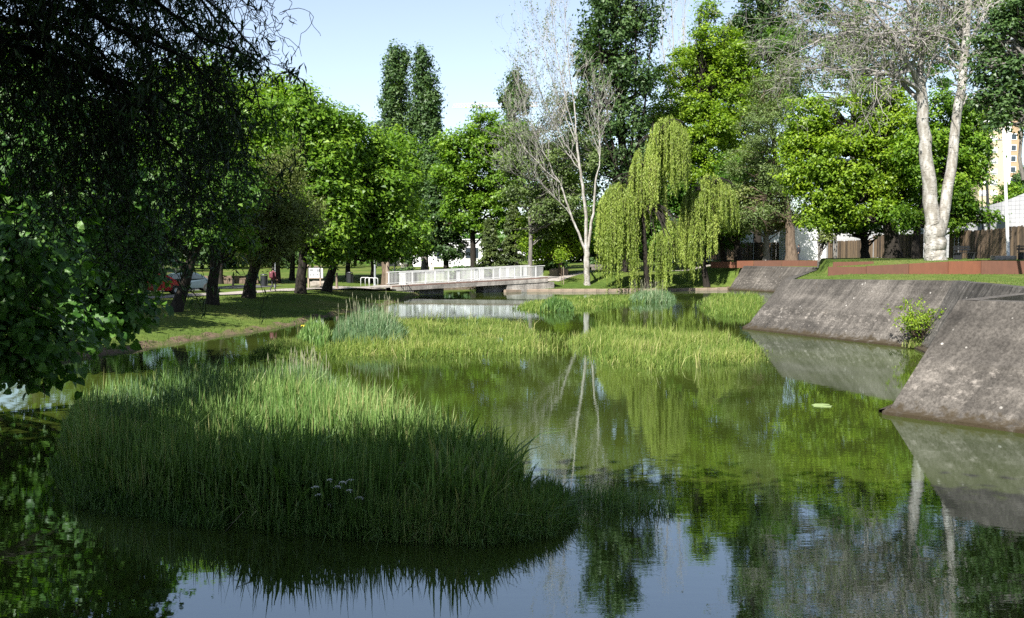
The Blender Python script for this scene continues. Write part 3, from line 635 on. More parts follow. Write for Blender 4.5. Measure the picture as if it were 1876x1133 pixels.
tree('broadleaf_tree', 'thin grey-green tree mixed in among the bare white branches', 105.5, [(972, 496), (972, 430), (970, 350), (968, 270)], .26, [(965, 320, 42, 60), (985, 260, 34, 50), (1010, 300, 45, 50), (1055, 370, 40, 40), (940, 270, 20, 50), (1000, 390, 40, 50), (1075, 280, 30, 50), (1020, 200, 30, 50)], LEAF_GREY, BARK_GREY, 15000, .26, .8, GM, 33, twigs=3, loose=1.3)
tree('broadleaf_tree', 'mid-green tree filling in behind the forked white trunks', 126, [(1030, 492), (1030, 440), (1030, 380), (1028, 320)], .35, [(1018, 300, 55, 60), (1060, 385, 48, 60), (1000, 385, 50, 60), (1055, 320, 40, 50), (965, 400, 40, 50)], LEAF_MID, BARK_DARK, 11000, .36, 1.0, GM, 34)
def cone_tree(label, px, base, top, hw, Y, seed):
    rng = np.random.default_rng(seed); b = P(px, base, Y); b[2] = gz1(b[0], b[1]); tz = P(px, top, Y)[2]; H = tz - b[2]; R = hw * Y / F
    root = thing('conical_tree', b, label, 'tree', 'conical trees behind the bridge')
    mbt = MB(); mbt.tube([b - (0, 0, .3), b + (0, 0, H * .5), b + (0, 0, H * .97)], [.22, .12, .02], 8); br = []; C = []; Nn = []; T = []
    for i in range(230):
        t = rng.random() ** .8; z = b[2] + .5 + (H - .5) * t; a = rng.uniform(0, 2 * math.pi); r = R * (1 - t) ** .85 * rng.uniform(.8, 1.12) + .15
        d = np.array((math.cos(a), math.sin(a), 0)); p0 = np.array((b[0], b[1], z)); p1 = p0 + d * r + (0, 0, -.25 * r)
        br.append((curve(p0, p1, 4, .05 * r), np.linspace(.03, .008, 4))); n = 60
        s = rng.random((n, 1)) ** .55; p = p0 * (1 - s) + p1 * s + rng.normal(0, .16, (n, 3)) * (1, 1, .6)
        C.append(p); Nn.append(d * .7 + (0, 0, .6) + rng.normal(0, .5, (n, 3))); T.append(np.clip(.45 + rng.normal(0, .12) + rng.normal(0, .15, n), 0, 1))
    C = np.vstack(C); m = MB(); add_leaves(m, C, np.vstack(Nn), rng.uniform(.2, .36, len(C)), rng.uniform(.10, .18, len(C)), rng, np.concatenate(T), .6)
    mbt.tubes(br, 4); mbt.build('trunk', BARK_DARK, root); o = m.build('crown', LEAF_CONE, root, tint=True); o['kind'] = 'stuff'
cone_tree('left of two dark conical trees behind the bridge, narrower and lower', 897, 498, 402, 34, 113, 40)
cone_tree('right of two dark conical trees behind the bridge, taller', 940, 498, 376, 36, 114, 41)

# ---- bare white poplars
def bare_tree(name, label, Y, stems, limbs, bark_m, twig_m, seed, leaves=0, leafmat=None, twig=None, tl=1.0, group=None):
    rng = np.random.default_rng(seed); b = px_line([stems[0][0][0]], Y)[0]; b[2] = gz1(b[0], b[1])
    root = thing(name, b, label, 'tree', group); mbt = MB(); src = []
    for pts, r0, r1 in stems:
        p = px_line(pts, Y)
        if pts is stems[0][0]: p[0, 2] = b[2]; p = np.vstack([p[0] - (0, 0, .4), p])
        q = smooth_line(p, 16); rr = np.linspace(r0, r1, 16)
        if pts is stems[0][0]: rr[:3] *= (1.35, 1.18, 1.05)
        q[1:] += rng.normal(0, .03, (15, 3)); mbt = MB(); mbt.tube(q, rr, 14); mbt.build('trunk' if pts is stems[0][0] else 'stem', bark_m, root, smooth=True)
    out = []; tips = []
    for pts, r0, r1, dy in limbs:
        q = smooth_line(px_line(pts, [Y + dy * i / (len(pts) - 1) for i in range(len(pts))]), 10); q[1:-1] += rng.normal(0, .06, (8, 3)); rr = np.linspace(r0, r1, 10); out.append((q, rr))
        for i in range(2, 10):
            for c in range(twig['n']):
                td = q[i] - q[i - 1]; td /= np.linalg.norm(td); ax = rng.normal(size=3); ax -= td * ax.dot(td); ax /= np.linalg.norm(ax); a = rng.uniform(*twig['ang'])
                nd = td * math.cos(a) + ax * math.sin(a) + (0, 0, twig['up'])
                branch(out, q[i], nd, twig['L'] * rng.uniform(.6, 1.2), max(.012, rr[i] * .5), twig['depth'], rng, 5, twig['wander'], twig['bup'], twig['kids'], twig['kang'], (.5, .8), tips, twig['rmin'], twig.get('grav', 0))
    mt = MB(); big = [o for o in out if o[1][0] > .05]; small = [o for o in out if o[1][0] <= .05]
    mt.tubes(big, 7); mt.tubes(small, 3); mt.build('twigs', twig_m, root)
    if leaves:
        C = np.vstack([t[rng.integers(1, len(t), leaves)] + rng.normal(0, .12, (leaves, 3)) for t in tips]); n = len(C)
        m = MB(); sz = rng.uniform(.12, .26, n); add_leaves(m, C, rng.normal(0, 1, (n, 3)) + (0, 0, .6), sz, sz * .6, rng, np.clip(rng.normal(.5, .2, n), 0, 1), .3)
        o = m.build('crown', leafmat, root, tint=True); o['kind'] = 'stuff'
    return root
GW = 'white-barked poplars'
bare_tree('white_poplar', 'white-barked poplar with bare pale twigs, forking above the far lawn', 103,
    [([(1076, 501), (1075, 470), (1074, 450)], .33, .29), ([(1072, 458), (1060, 428), (1048, 400), (1035, 362), (1026, 335)], .13, .08), ([(1074, 455), (1074, 400), (1067, 340), (1060, 290), (1055, 246)], .19, .11), ([(1077, 455), (1087, 390), (1090, 345), (1094, 318)], .17, .09)],
    [([(1055, 250), (1050, 180), (1040, 90), (1030, -30)], 0.077, 0.015, 1), ([(1055, 250), (1038, 190), (1018, 100), (1008, -10)], 0.066, 0.015, -1), ([(1058, 270), (1024, 190), (1000, 110), (988, 60)], 0.061, 0.013, 1.5), ([(1026, 335), (1000, 290), (962, 210), (950, 150)], 0.072, 0.010, -1), ([(1026, 335), (985, 300), (952, 260), (938, 215)], 0.061, 0.010, 1), ([(1060, 300), (1020, 240), (985, 160), (972, 110)], 0.061, 0.013, -1.5), ([(1094, 318), (1100, 260), (1095, 180)], 0.066, 0.015, 1), ([(1046, 395), (1000, 340), (965, 318), (942, 318)], 0.050, 0.010, 0), ([(1062, 310), (1030, 270), (1005, 220)], 0.055, 0.010, 0)],
    BARK_WHITE, TWIG_PALE, 50, 1, LEAF_GREY, dict(n=3, L=2.1, depth=3, ang=(.3, .75), up=.25, wander=.14, bup=.08, kids=(2, 3), kang=(.25, .6), rmin=.007), group=GW)
bare_tree('white_poplar', 'great white-barked poplar with twin stems and bare grey spreading twigs at the right', 62,
    [([(1714, 480), (1714, 440), (1712, 405)], .66, .60), ([(1709, 425), (1706, 370), (1700, 320), (1694, 250), (1690, 190), (1685, 140)], .47, .30), ([(1722, 430), (1733, 370), (1744, 300), (1752, 230), (1762, 150), (1770, 80), (1775, -20)], .35, .20)],
    [([(1686, 160), (1670, 120), (1640, 70), (1600, 20)], .22, .05, -2), ([(1688, 170), (1662, 150), (1630, 130), (1570, 125), (1530, 128)], .17, .03, -3), ([(1688, 190), (1665, 165), (1640, 140), (1615, 118), (1560, 70)], .17, .03, 2), ([(1686, 150), (1690, 90), (1670, 30), (1650, -40)], .22, .06, 1), ([(1640, 75), (1570, 60), (1500, 70), (1450, 100)], .12, .02, -2), ([(1660, 105), (1580, 30), (1510, 20), (1460, 50)], .12, .02, 2), ([(1768, 100), (1720, 60), (1660, 55), (1600, 62)], .15, .03, -3), ([(1765, 130), (1720, 110), (1670, 80), (1600, 90)], .12, .03, 2), ([(1770, 90), (1800, 40), (1820, -20)], .15, .04, 1), ([(1760, 160), (1790, 120), (1830, 110)], .10, .02, -1), ([(1770, 60), (1730, 10), (1700, -40)], .15, .04, 0), ([(1690, 170), (1700, 130), (1720, 80), (1735, 40)], .1, .02, -1), ([(1640, 20), (1560, -10), (1480, -10), (1430, 30)], .10, .02, 0), ([(1755, 200), (1785, 170), (1820, 150), (1840, 180)], .08, .02, 1)],
    BARK_WHITE, TWIG_GREY, 51, 1, LEAF_GREY, dict(n=3, L=1.9, depth=3, ang=(.4, 1.1), up=0., wander=.2, bup=.0, kids=(2, 3), kang=(.4, .9), rmin=.008, grav=.15), group=GW)
bare_tree('white_poplar', 'distant bare pale poplar twigs showing beyond the huge dark poplar', 150,
    [([(1240, 492), (1240, 400), (1240, 250)], .4, .2)],
    [([(1240, 250), (1238, 150), (1232, 60), (1228, -20)], .14, .03, 0), ([(1240, 250), (1246, 150), (1252, 70), (1256, -20)], .14, .03, 1), ([(1240, 250), (1225, 170), (1215, 100), (1212, 40)], .12, .03, -1), ([(1240, 250), (1262, 160), (1270, 100)], .12, .03, 0)],
    BARK_GREY, TWIG_PALE, 52, 1, LEAF_GREY, dict(n=3, L=2.2, depth=2, ang=(.25, .5), up=.3, wander=.1, bup=.12, kids=(2, 3), kang=(.2, .5), rmin=.014), group=GW)

# ---- weeping willows
def willow(label, Y, trunk, r0, domes, seed):
    rng = np.random.default_rng(seed); tp = px_line(trunk, Y); tp[0, 2] = gz1(tp[0, 0], tp[0, 1]); root = thing('weeping_willow', tp[0], label, 'tree', 'weeping willows on the far lawn')
    tl = smooth_line(np.vstack([tp[0] - (0, 0, .3), tp]), 12); rad = np.linspace(r0, r0 * .4, 12); rad[:2] *= (1.35, 1.12); mbt = MB(); mbt.tube(tl, rad, 10)
    k = Y / F; ST = []; limbs = []; m = MB(); C = []; D = []; T = []
    for (px, pt, hw, pb, hb, dy, ns) in domes:
        c = P(px, pt, Y + dy); R = hw * k; s0 = tl[np.clip(int(np.argmin(np.linalg.norm(tl - c, axis=1))), 6, 11)]
        for a in rng.uniform(0, 2 * math.pi, 9):
            e = c + np.array((math.cos(a) * R * .8, math.sin(a) * R * .7, -.25 * R)); limbs.append((curve(s0, e, 7, .22 * np.linalg.norm(e - s0) + .2, .08, rng), np.linspace(.09, .018, 7)))
        zb = P(px, pb, Y + dy)[2]; nclump = max(8, ns // 9); ca = rng.uniform(0, 2 * math.pi, nclump); crd = np.sqrt(rng.random(nclump)); ctone = rng.normal(0, .13, nclump); cend = rng.normal(0, 1, nclump)
        for i in range(int(ns * 1.15)):
            j = rng.integers(0, nclump); a = ca[j] + rng.normal(0, .17); rr = min(1.05, crd[j] + rng.normal(0, .10)); x, y = math.cos(a) * R * rr, math.sin(a) * R * rr * .85
            z0 = c[2] - (rr ** 2.2) * hb * k + rng.normal(0, .15); ln_ = max(.5, (z0 - zb) * np.clip(.66 + .15 * cend[j] + rng.normal(0, .15), .25, 1.1))
            n = int(ln_ / .085); t = np.linspace(0, 1, n)[:, None]; dr = np.array((math.cos(a), math.sin(a), 0)) * (.1 + .3 * rng.random()) + np.array((.12 * math.sin(j), .1, 0))
            p = np.array((c[0] + x, c[1] + y, z0)) + dr * np.sqrt(t) * .8 + np.array((0, 0, -1)) * t * ln_ + np.cumsum(rng.normal(0, .012, (n, 3)), 0) * (1, 1, .2)
            C.append(p + rng.normal(0, .045, (n, 3))); T.append(np.clip(.45 + ctone[j] + rng.normal(0, .15, n), 0, 1))
            if i % 3 == 0: ST.append((p[:: max(1, n // 6)][:6], np.full(min(6, len(p[:: max(1, n // 6)])), .012)))
    C = np.vstack(C); n = len(C); nr = rng.normal(0, 1, (n, 3)) * (1, 1, .35) + (-.25, -.5, .15)
    add_leaves(m, C, nr, rng.uniform(.16, .30, n), rng.uniform(.06, .11, n), rng, np.concatenate(T), 3.0, True)
    mbt.tubes(limbs, 5); mbt.build('trunk', BARK_DARK, root, smooth=True); MB().tubes([s for s in ST if len(s[0]) > 2], 3).build('strands', BARK_BROWN, root)['kind'] = 'stuff'
    o = m.build('crown', LEAF_WILLOW, root, tint=True); o['kind'] = 'stuff'
# dome: px, top y, half width px, bottom y, dome drop px, depth shift, strands
willow('larger weeping willow with yellow-green curtains hanging to the water', 101, [(1186, 506), (1182, 460), (1178, 410), (1182, 340), (1200, 260)], .30,
       [(1222, 216, 38, 350, 40, 0, 330), (1188, 262, 30, 390, 40, -1, 210), (1245, 230, 16, 330, 20, 1, 110), (1133, 336, 33, 520, 32, -1, 300), (1168, 312, 22, 420, 25, 0, 140), (1158, 360, 20, 470, 20, 1, 90), (1230, 405, 22, 500, 22, -2, 120), (1212, 428, 20, 548, 14, -3, 130), (1238, 440, 14, 500, 10, -2, 70), (1205, 330, 16, 430, 14, 0, 80)], 60)
willow('smaller weeping willow on a dark leaning trunk beside the grass slope', 104, [(1296, 494), (1285, 465), (1276, 435), (1285, 390), (1300, 345)], .32,
       [(1302, 322, 36, 420, 40, 0, 270), (1268, 350, 18, 500, 25, -1, 190), (1330, 338, 22, 425, 30, 1, 130), (1290, 380, 22, 470, 20, 0, 120), (1278, 400, 12, 515, 15, -1, 70), (1258, 385, 12, 470, 15, 0, 70)], 61)

# ---- right side
GR = 'trees behind the terrace'
tree('broadleaf_tree', 'tall yellow-green tree standing high behind the willows', 120, [(1290, 490), (1290, 430), (1288, 330), (1285, 180)], .45, [(1285, 120, 62, 52), (1235, 190, 52, 65), (1330, 180, 48, 75), (1285, 250, 80, 70), (1300, 30, 22, 40), (1260, 330, 60, 60), (1335, 300, 45, 70), (1225, 130, 30, 20), (1240, 255, 62, 60), (1305, 90, 55, 55), (1212, 250, 36, 60), (1340, 120, 40, 60)], LEAF_LIME, BARK_DARK, 36000, .34, 1.05, GR, 70, twigs=1)
tree('broadleaf_tree', 'broad yellowish tree between the tall yellow-green tree and the dark poplar', 127, [(1340, 488), (1340, 420), (1340, 300), (1338, 160)], .45, [(1345, 200, 66, 80), (1262, 170, 50, 70), (1300, 120, 50, 50), (1375, 270, 55, 70), (1300, 330, 70, 60), (1220, 290, 50, 60)], LEAF_LIME, BARK_DARK, 20000, .38, 1.05, GR, 87)
tree('broadleaf_tree', 'mid-green tree filling in behind the two willows', 116, [(1262, 490), (1262, 440), (1258, 380), (1250, 300)], .4, [(1195, 330, 60, 70), (1260, 380, 60, 60), (1310, 420, 55, 45), (1180, 430, 55, 45), (1240, 440, 50, 30)], LEAF_MID, BARK_DARK, 18000, .36, 1.1, GR, 71)
tree('poplar_tree', 'dark poplar reaching the top of the picture left of the bare grey twigs', 124, [(1388, 485), (1388, 400), (1388, 200), (1390, 0)], .5, [(1390, 30, 55, 70), (1360, 110, 48, 60), (1420, 70, 50, 70), (1390, -60, 50, 60), (1400, -150, 40, 60), (1420, 160, 50, 50), (1335, 60, 20, 40), (1370, 190, 50, 40)], LEAF_DARK, BARK_DARK, 20000, .40, .9, GP, 72, **pk)
tree('broadleaf_tree', 'loose grey-green tree on a thick brown sunlit trunk above the steel edging', 109, [(1450, 478), (1449, 440), (1447, 405), (1430, 330), (1410, 220)], .58, [(1405, 240, 62, 75), (1385, 330, 62, 65), (1440, 330, 42, 75), (1430, 170, 52, 55), (1400, 400, 55, 30), (1345, 390, 35, 40)], LEAF_GREY, BARK_BROWN, 26000, .28, .85, GR, 73, r1=.2, twigs=7, aspect=.45, loose=1.25)
tree('broadleaf_tree', 'shaded grey trunk with low dry branches left of the brown sunlit trunk', 111, [(1404, 478), (1404, 440), (1404, 415), (1395, 370)], .42, [(1395, 385, 50, 30), (1360, 370, 40, 40), (1440, 400, 30, 18)], LEAF_OLIVE, BARK_GREY, 6500, .32, .9, GR, 74, twigs=4)
tree('broadleaf_tree', 'dark trunk with fresh green low leaves right of the smaller willow', 112, [(1352, 480), (1351, 440), (1350, 410), (1345, 370)], .42, [(1350, 385, 42, 35), (1320, 400, 32, 30), (1350, 420, 25, 14)], LEAF_BRIGHT, BARK_DARK, 8000, .34, .9, GR, 75)
tree('broadleaf_tree', 'knobbly dark trunk directly behind the smaller willow', 115, [(1326, 484), (1324, 450), (1320, 420), (1318, 380)], .36, [(1320, 360, 40, 45), (1340, 330, 35, 45)], LEAF_MID, BARK_DARK, 6000, .36, 1.0, GR, 76)
tree('broadleaf_tree', 'wide bright green tree left of the white double trunk', 80, [(1636, 474), (1634, 440), (1628, 400), (1600, 340), (1570, 260)], .62, [(1500, 275, 68, 68), (1560, 225, 78, 58), (1605, 300, 80, 75), (1510, 345, 65, 50), (1580, 375, 80, 42), (1650, 320, 50, 80), (1455, 300, 28, 50), (1500, 395, 50, 30), (1600, 180, 60, 40), (1480, 210, 40, 40), (1540, 300, 70, 70), (1640, 230, 55, 55), (1660, 380, 50, 40)], LEAF_LIME, BARK_DARK, 50000, .27, .85, GR, 77)
tree('broadleaf_tree', 'bright green tree behind the white double trunk, one low branch reaching right', 76, [(1678, 474), (1677, 440), (1682, 400), (1710, 330), (1730, 260)], .32, [(1735, 320, 48, 75), (1720, 230, 55, 60), (1770, 250, 38, 50), (1762, 370, 38, 22), (1790, 395, 26, 9), (1745, 410, 30, 16), (1785, 330, 22, 14), (1795, 285, 16, 30), (1800, 215, 26, 28), (1788, 250, 22, 30), (1778, 310, 18, 30), (1680, 280, 40, 60), (1820, 398, 10, 6), (1655, 400, 35, 22)], LEAF_BRIGHT, BARK_DARK, 28000, .27, .8, GR, 78)
tree('broadleaf_tree', 'dark trunk in shade under the left half of the wide bright tree', 86, [(1585, 473), (1584, 450), (1582, 425), (1575, 390)], .42, [(1545, 405, 40, 25), (1590, 410, 40, 18)], LEAF_BRIGHT, BARK_DARK, 6500, .28, .8, GR, 79)
tree('broadleaf_tree', 'very tall grey-green tree filling the sky behind the bare grey twigs', 118, [(1560, 478), (1560, 400), (1565, 200), (1570, 0), (1570, -150)], .5, [(1490, 110, 70, 90), (1580, 70, 80, 100), (1670, 90, 60, 100), (1500, -40, 75, 90), (1610, -90, 90, 90), (1440, 60, 40, 70), (1540, -180, 70, 70), (1650, -200, 80, 70), (1460, -120, 50, 60)], LEAF_MID, BARK_GREY, 22000, .34, 1.0, GR, 85, twigs=3, loose=1.3)
tree('broadleaf_tree', 'tall mid-green tree behind the right stem of the white double trunk', 122, [(1770, 478), (1770, 400), (1765, 200), (1760, 0), (1760, -120)], .5, [(1740, 90, 55, 90), (1790, 40, 55, 90), (1770, -80, 80, 90), (1830, -60, 60, 80), (1720, -10, 50, 80), (1890, -40, 60, 90)], LEAF_MID, BARK_GREY, 15000, .36, 1.0, GR, 86)
for i, (x, yb, lab) in enumerate([(1500, 478, 'slender pale trunk with a leafy tuft in front of the blue shaded wall'), (1530, 477, 'slender grey trunk right of the leafy tuft, in front of the fence')]):
    tree('young_tree', lab, 92, [(x, yb), (x + 1, 440), (x, 415), (x + 2, 395)], .17, [(x + 12, 432, 13, 12), (x + 4, 398, 20, 12)] if i == 0 else [(x, 398, 20, 14)], LEAF_OLIVE if i == 0 else LEAF_BRIGHT, BARK_GREY, 1500, .26, .6, GR, 80 + i)
tree('oak_tree', 'dark green overhanging foliage at the top right edge', 50, [(1945, 470), (1935, 300), (1915, 180), (1890, 80)], .5, [(1862, 95, 48, 45), (1880, 180, 40, 42), (1800, 72, 34, 13), (1850, 40, 40, 28), (1840, 190, 14, 10), (1930, 120, 50, 90), (1812, 140, 26, 22), (1835, 165, 24, 18), (1790, 120, 18, 16), (1828, 215, 26, 26), (1800, 180, 22, 20), (1885, 235, 16, 14), (1900, 20, 60, 50)], LEAF_DARK, BARK_GREY, 13000, .22, .55, GR, 82, extra=[(px_line([(1875, 330), (1868, 290), (1872, 240), (1885, 180)], 50), np.array((.1, .09, .08, .06)))])
tree('broadleaf_tree', 'small round green tree in front of the yellow tower', 130, [(1850, 420), (1850, 400), (1850, 380)], .15, [(1850, 375, 35, 28), (1830, 395, 18, 16), (1868, 390, 22, 22), (1850, 350, 18, 14)], LEAF_BRIGHT, BARK_DARK, 6000, .36, .9, GR, 83)
tree('broadleaf_tree', 'dark distant tree below the church tower', 240, [(1870, 420), (1870, 380), (1870, 340)], .4, [(1872, 340, 20, 22), (1885, 330, 20, 30), (1860, 370, 15, 20)], LEAF_DARK, BARK_DARK, 3500, .7, 1.4, GR, 84)
# ---- woods closing the view behind
GB = 'trees at the back of the park'
for i, (x, y, rx, ry, Y, m) in enumerate([(120, 400, 110, 90, 100, 'dark'), (250, 430, 90, 60, 128, 'mid'), (370, 440, 80, 50, 140, 'dark'), (470, 445, 75, 50, 150, 'mid'), (560, 440, 70, 50, 145, 'dark'), (650, 430, 60, 45, 160, 'mid'), (1120, 420, 60, 60, 150, 'mid'), (1060, 440, 50, 40, 155, 'dark'), (1200, 400, 60, 70, 160, 'dark'), (1340, 330, 70, 80, 165, 'mid')]):
    lab = ['leftmost dark tree of the back row, mostly behind the big hanging leaves', 'mid-green back-row tree behind the parked red car', 'dark back-row tree behind the low stone wall', 'mid-green back-row tree behind the walking person', 'dark back-row tree behind the notice board', 'mid-green back-row tree behind the bicycle hoops',
           'mid-green back-row tree seen between the white trunks and the larger willow', 'dark back-row tree just behind the white trunks', 'dark back-row tree behind the larger willow', 'high mid-green back-row tree behind the grey-green tree'][i]
    b = P(x, 470, Y); yb = HOR + (CAMZ - gz1(b[0], b[1])) * F / Y
    tree('broadleaf_tree', lab, Y, [(x, yb), (x + 2, yb - 20), (x, y)], .3, [(x, y, rx, ry), (x - rx * .5, y + ry * .3, rx * .6, ry * .6), (x + rx * .5, y + ry * .2, rx * .6, ry * .7)], LEAF_DARK if m == 'dark' else LEAF_MID, BARK_DARK, 7000, .5, 1.3, GB, 90 + i)
GX = 'trees beyond the path on the left'
for i, (X, Y, sc_, lab) in enumerate([(-29, 60, 1.0, 'big green tree beyond the parked cars, behind the hanging leaves, nearest of its row'), (-31, 75, 1.1, 'big green tree beyond the parked cars, second of its row'), (-27, 92, 1.05, 'big green tree behind the upright speckled trunk'), (-23, 104, 1.0, 'shading tree behind the walking person beyond the path'), (-40, 66, 1.2, 'tall green tree at the left edge beyond the cars'), (-36, 96, 1.15, 'far tall green tree at the left beyond the stone wall'), (-18.5, 112, .9, 'shading tree behind the bicycle hoops'), (-23.5, 42, 1.0, 'leafy tree left of the leaning trunk, mostly outside the picture'), (-27, 50, 1.1, 'leafy tree at the left edge above the parked cars')]):
    px = CX + X / Y * F; k = F / Y; z0 = gz1(X, Y); yy = lambda z: HOR + (CAMZ - z0 - z) * k
    tree('broadleaf_tree', lab, Y, [(px, yy(0)), (px + 2, yy(2)), (px, yy(5)), (px, yy(8))], .3, [(px, yy(8 * sc_), 4.4 * k, 3.6 * k), (px - 2.6 * k, yy(6.4 * sc_), 2.6 * k, 2.6 * k), (px + 2.8 * k, yy(6.2 * sc_), 2.8 * k, 2.6 * k), (px, yy(11 * sc_), 3 * k, 2.2 * k)], LEAF_MID if i % 2 else LEAF_BRIGHT, BARK_DARK, 9000, .36, 1.1, GX, 120 + i)
tree('broadleaf_tree', 'dense dark tree right behind the big hanging leaves, overhanging the bank', 31, [(-40, 640), (-20, 560), (20, 470), (60, 380)], .4, [(150, 450, 110, 150), (40, 380, 150, 200), (210, 350, 90, 100), (-150, 350, 220, 260), (120, 580, 110, 60), (230, 500, 50, 80)], LEAF_MID, BARK_DARK, 20000, .24, .8, GX, 131)
def far_wood():
    rng = np.random.default_rng(66); m = MB(); n = 420; cx_ = rng.uniform(-150, 60, n); cy_ = rng.uniform(178, 215, n) + .06 * np.abs(cx_); cz_ = rng.uniform(2, 20, n) * np.where(cx_ > -14, .42, 1); i = rng.integers(0, n, 34000)
    p = np.c_[cx_[i], cy_[i], cz_[i]] + rng.normal(0, 1, (34000, 3)) * (2.6, 2.0, 1.8); z = rng.uniform(.8, 1.5, len(p)); add_leaves(m, p, rng.normal(0, 1, p.shape) + (0, -.4, .8), z, z * .7, rng, np.clip(rng.normal(.45, .15, 34000) + rng.normal(0, .12, n)[i], 0, 1), 0, True); tag(m.build('far_wood', LEAF_MID, tint=True), kind='stuff')
far_wood()
# low shrubs
def shrub(label, px, py, Y, hw, hh, seed, mat=LEAF_MID, n=2500, leaf=.25, cat='shrub', group=None):
    rng = np.random.default_rng(seed); b = P(px, py, Y); b[2] = gz1(b[0], b[1]); root = thing('shrub', b, label, cat, group)
    yb = HOR + (CAMZ - b[2]) * F / Y
    m, L, cl = crown([(px, yb - hh, hw, hh), (px - hw * .4, yb - hh * .7, hw * .6, hh * .7), (px + hw * .45, yb - hh * .8, hw * .55, hh * .75)], Y, n, leaf, .5, rng)
    st_ = [(curve(b, b + rng.normal(0, .5, 3) * (1, 1, 0) + (0, 0, hh * Y / F * 1.4), 5, 0, .05, rng), np.linspace(.03, .01, 5)) for _ in range(9)]
    MB().tubes(st_, 5).build('stems', BARK_DARK, root); o = m.build('foliage', mat, root, tint=True); o['kind'] = 'stuff'
GS = 'low shrubs behind the bridge'
shrub('dark low bush left of the bridge railing', 735, 500, 112, 28, 14, 1, LEAF_DARK, 3000, .3, group=GS)
shrub('dark rounded bush showing over the middle of the bridge railing', 846, 498, 117, 30, 13, 2, LEAF_DARK, 3500, .3, group=GS)
shrub('low bush at the foot of the conical trees', 880, 498, 118, 30, 12, 3, LEAF_MID, 3000, .3, group=GS)
shrub('dark bush behind the far right end of the bridge', 1010, 498, 122, 30, 12, 4, LEAF_DARK, 3000, .3, group=GS)
shrub('dark bush beyond the lawn under the larger willow', 1110, 495, 124, 40, 12, 5, LEAF_DARK, 3500, .3, group=GS)

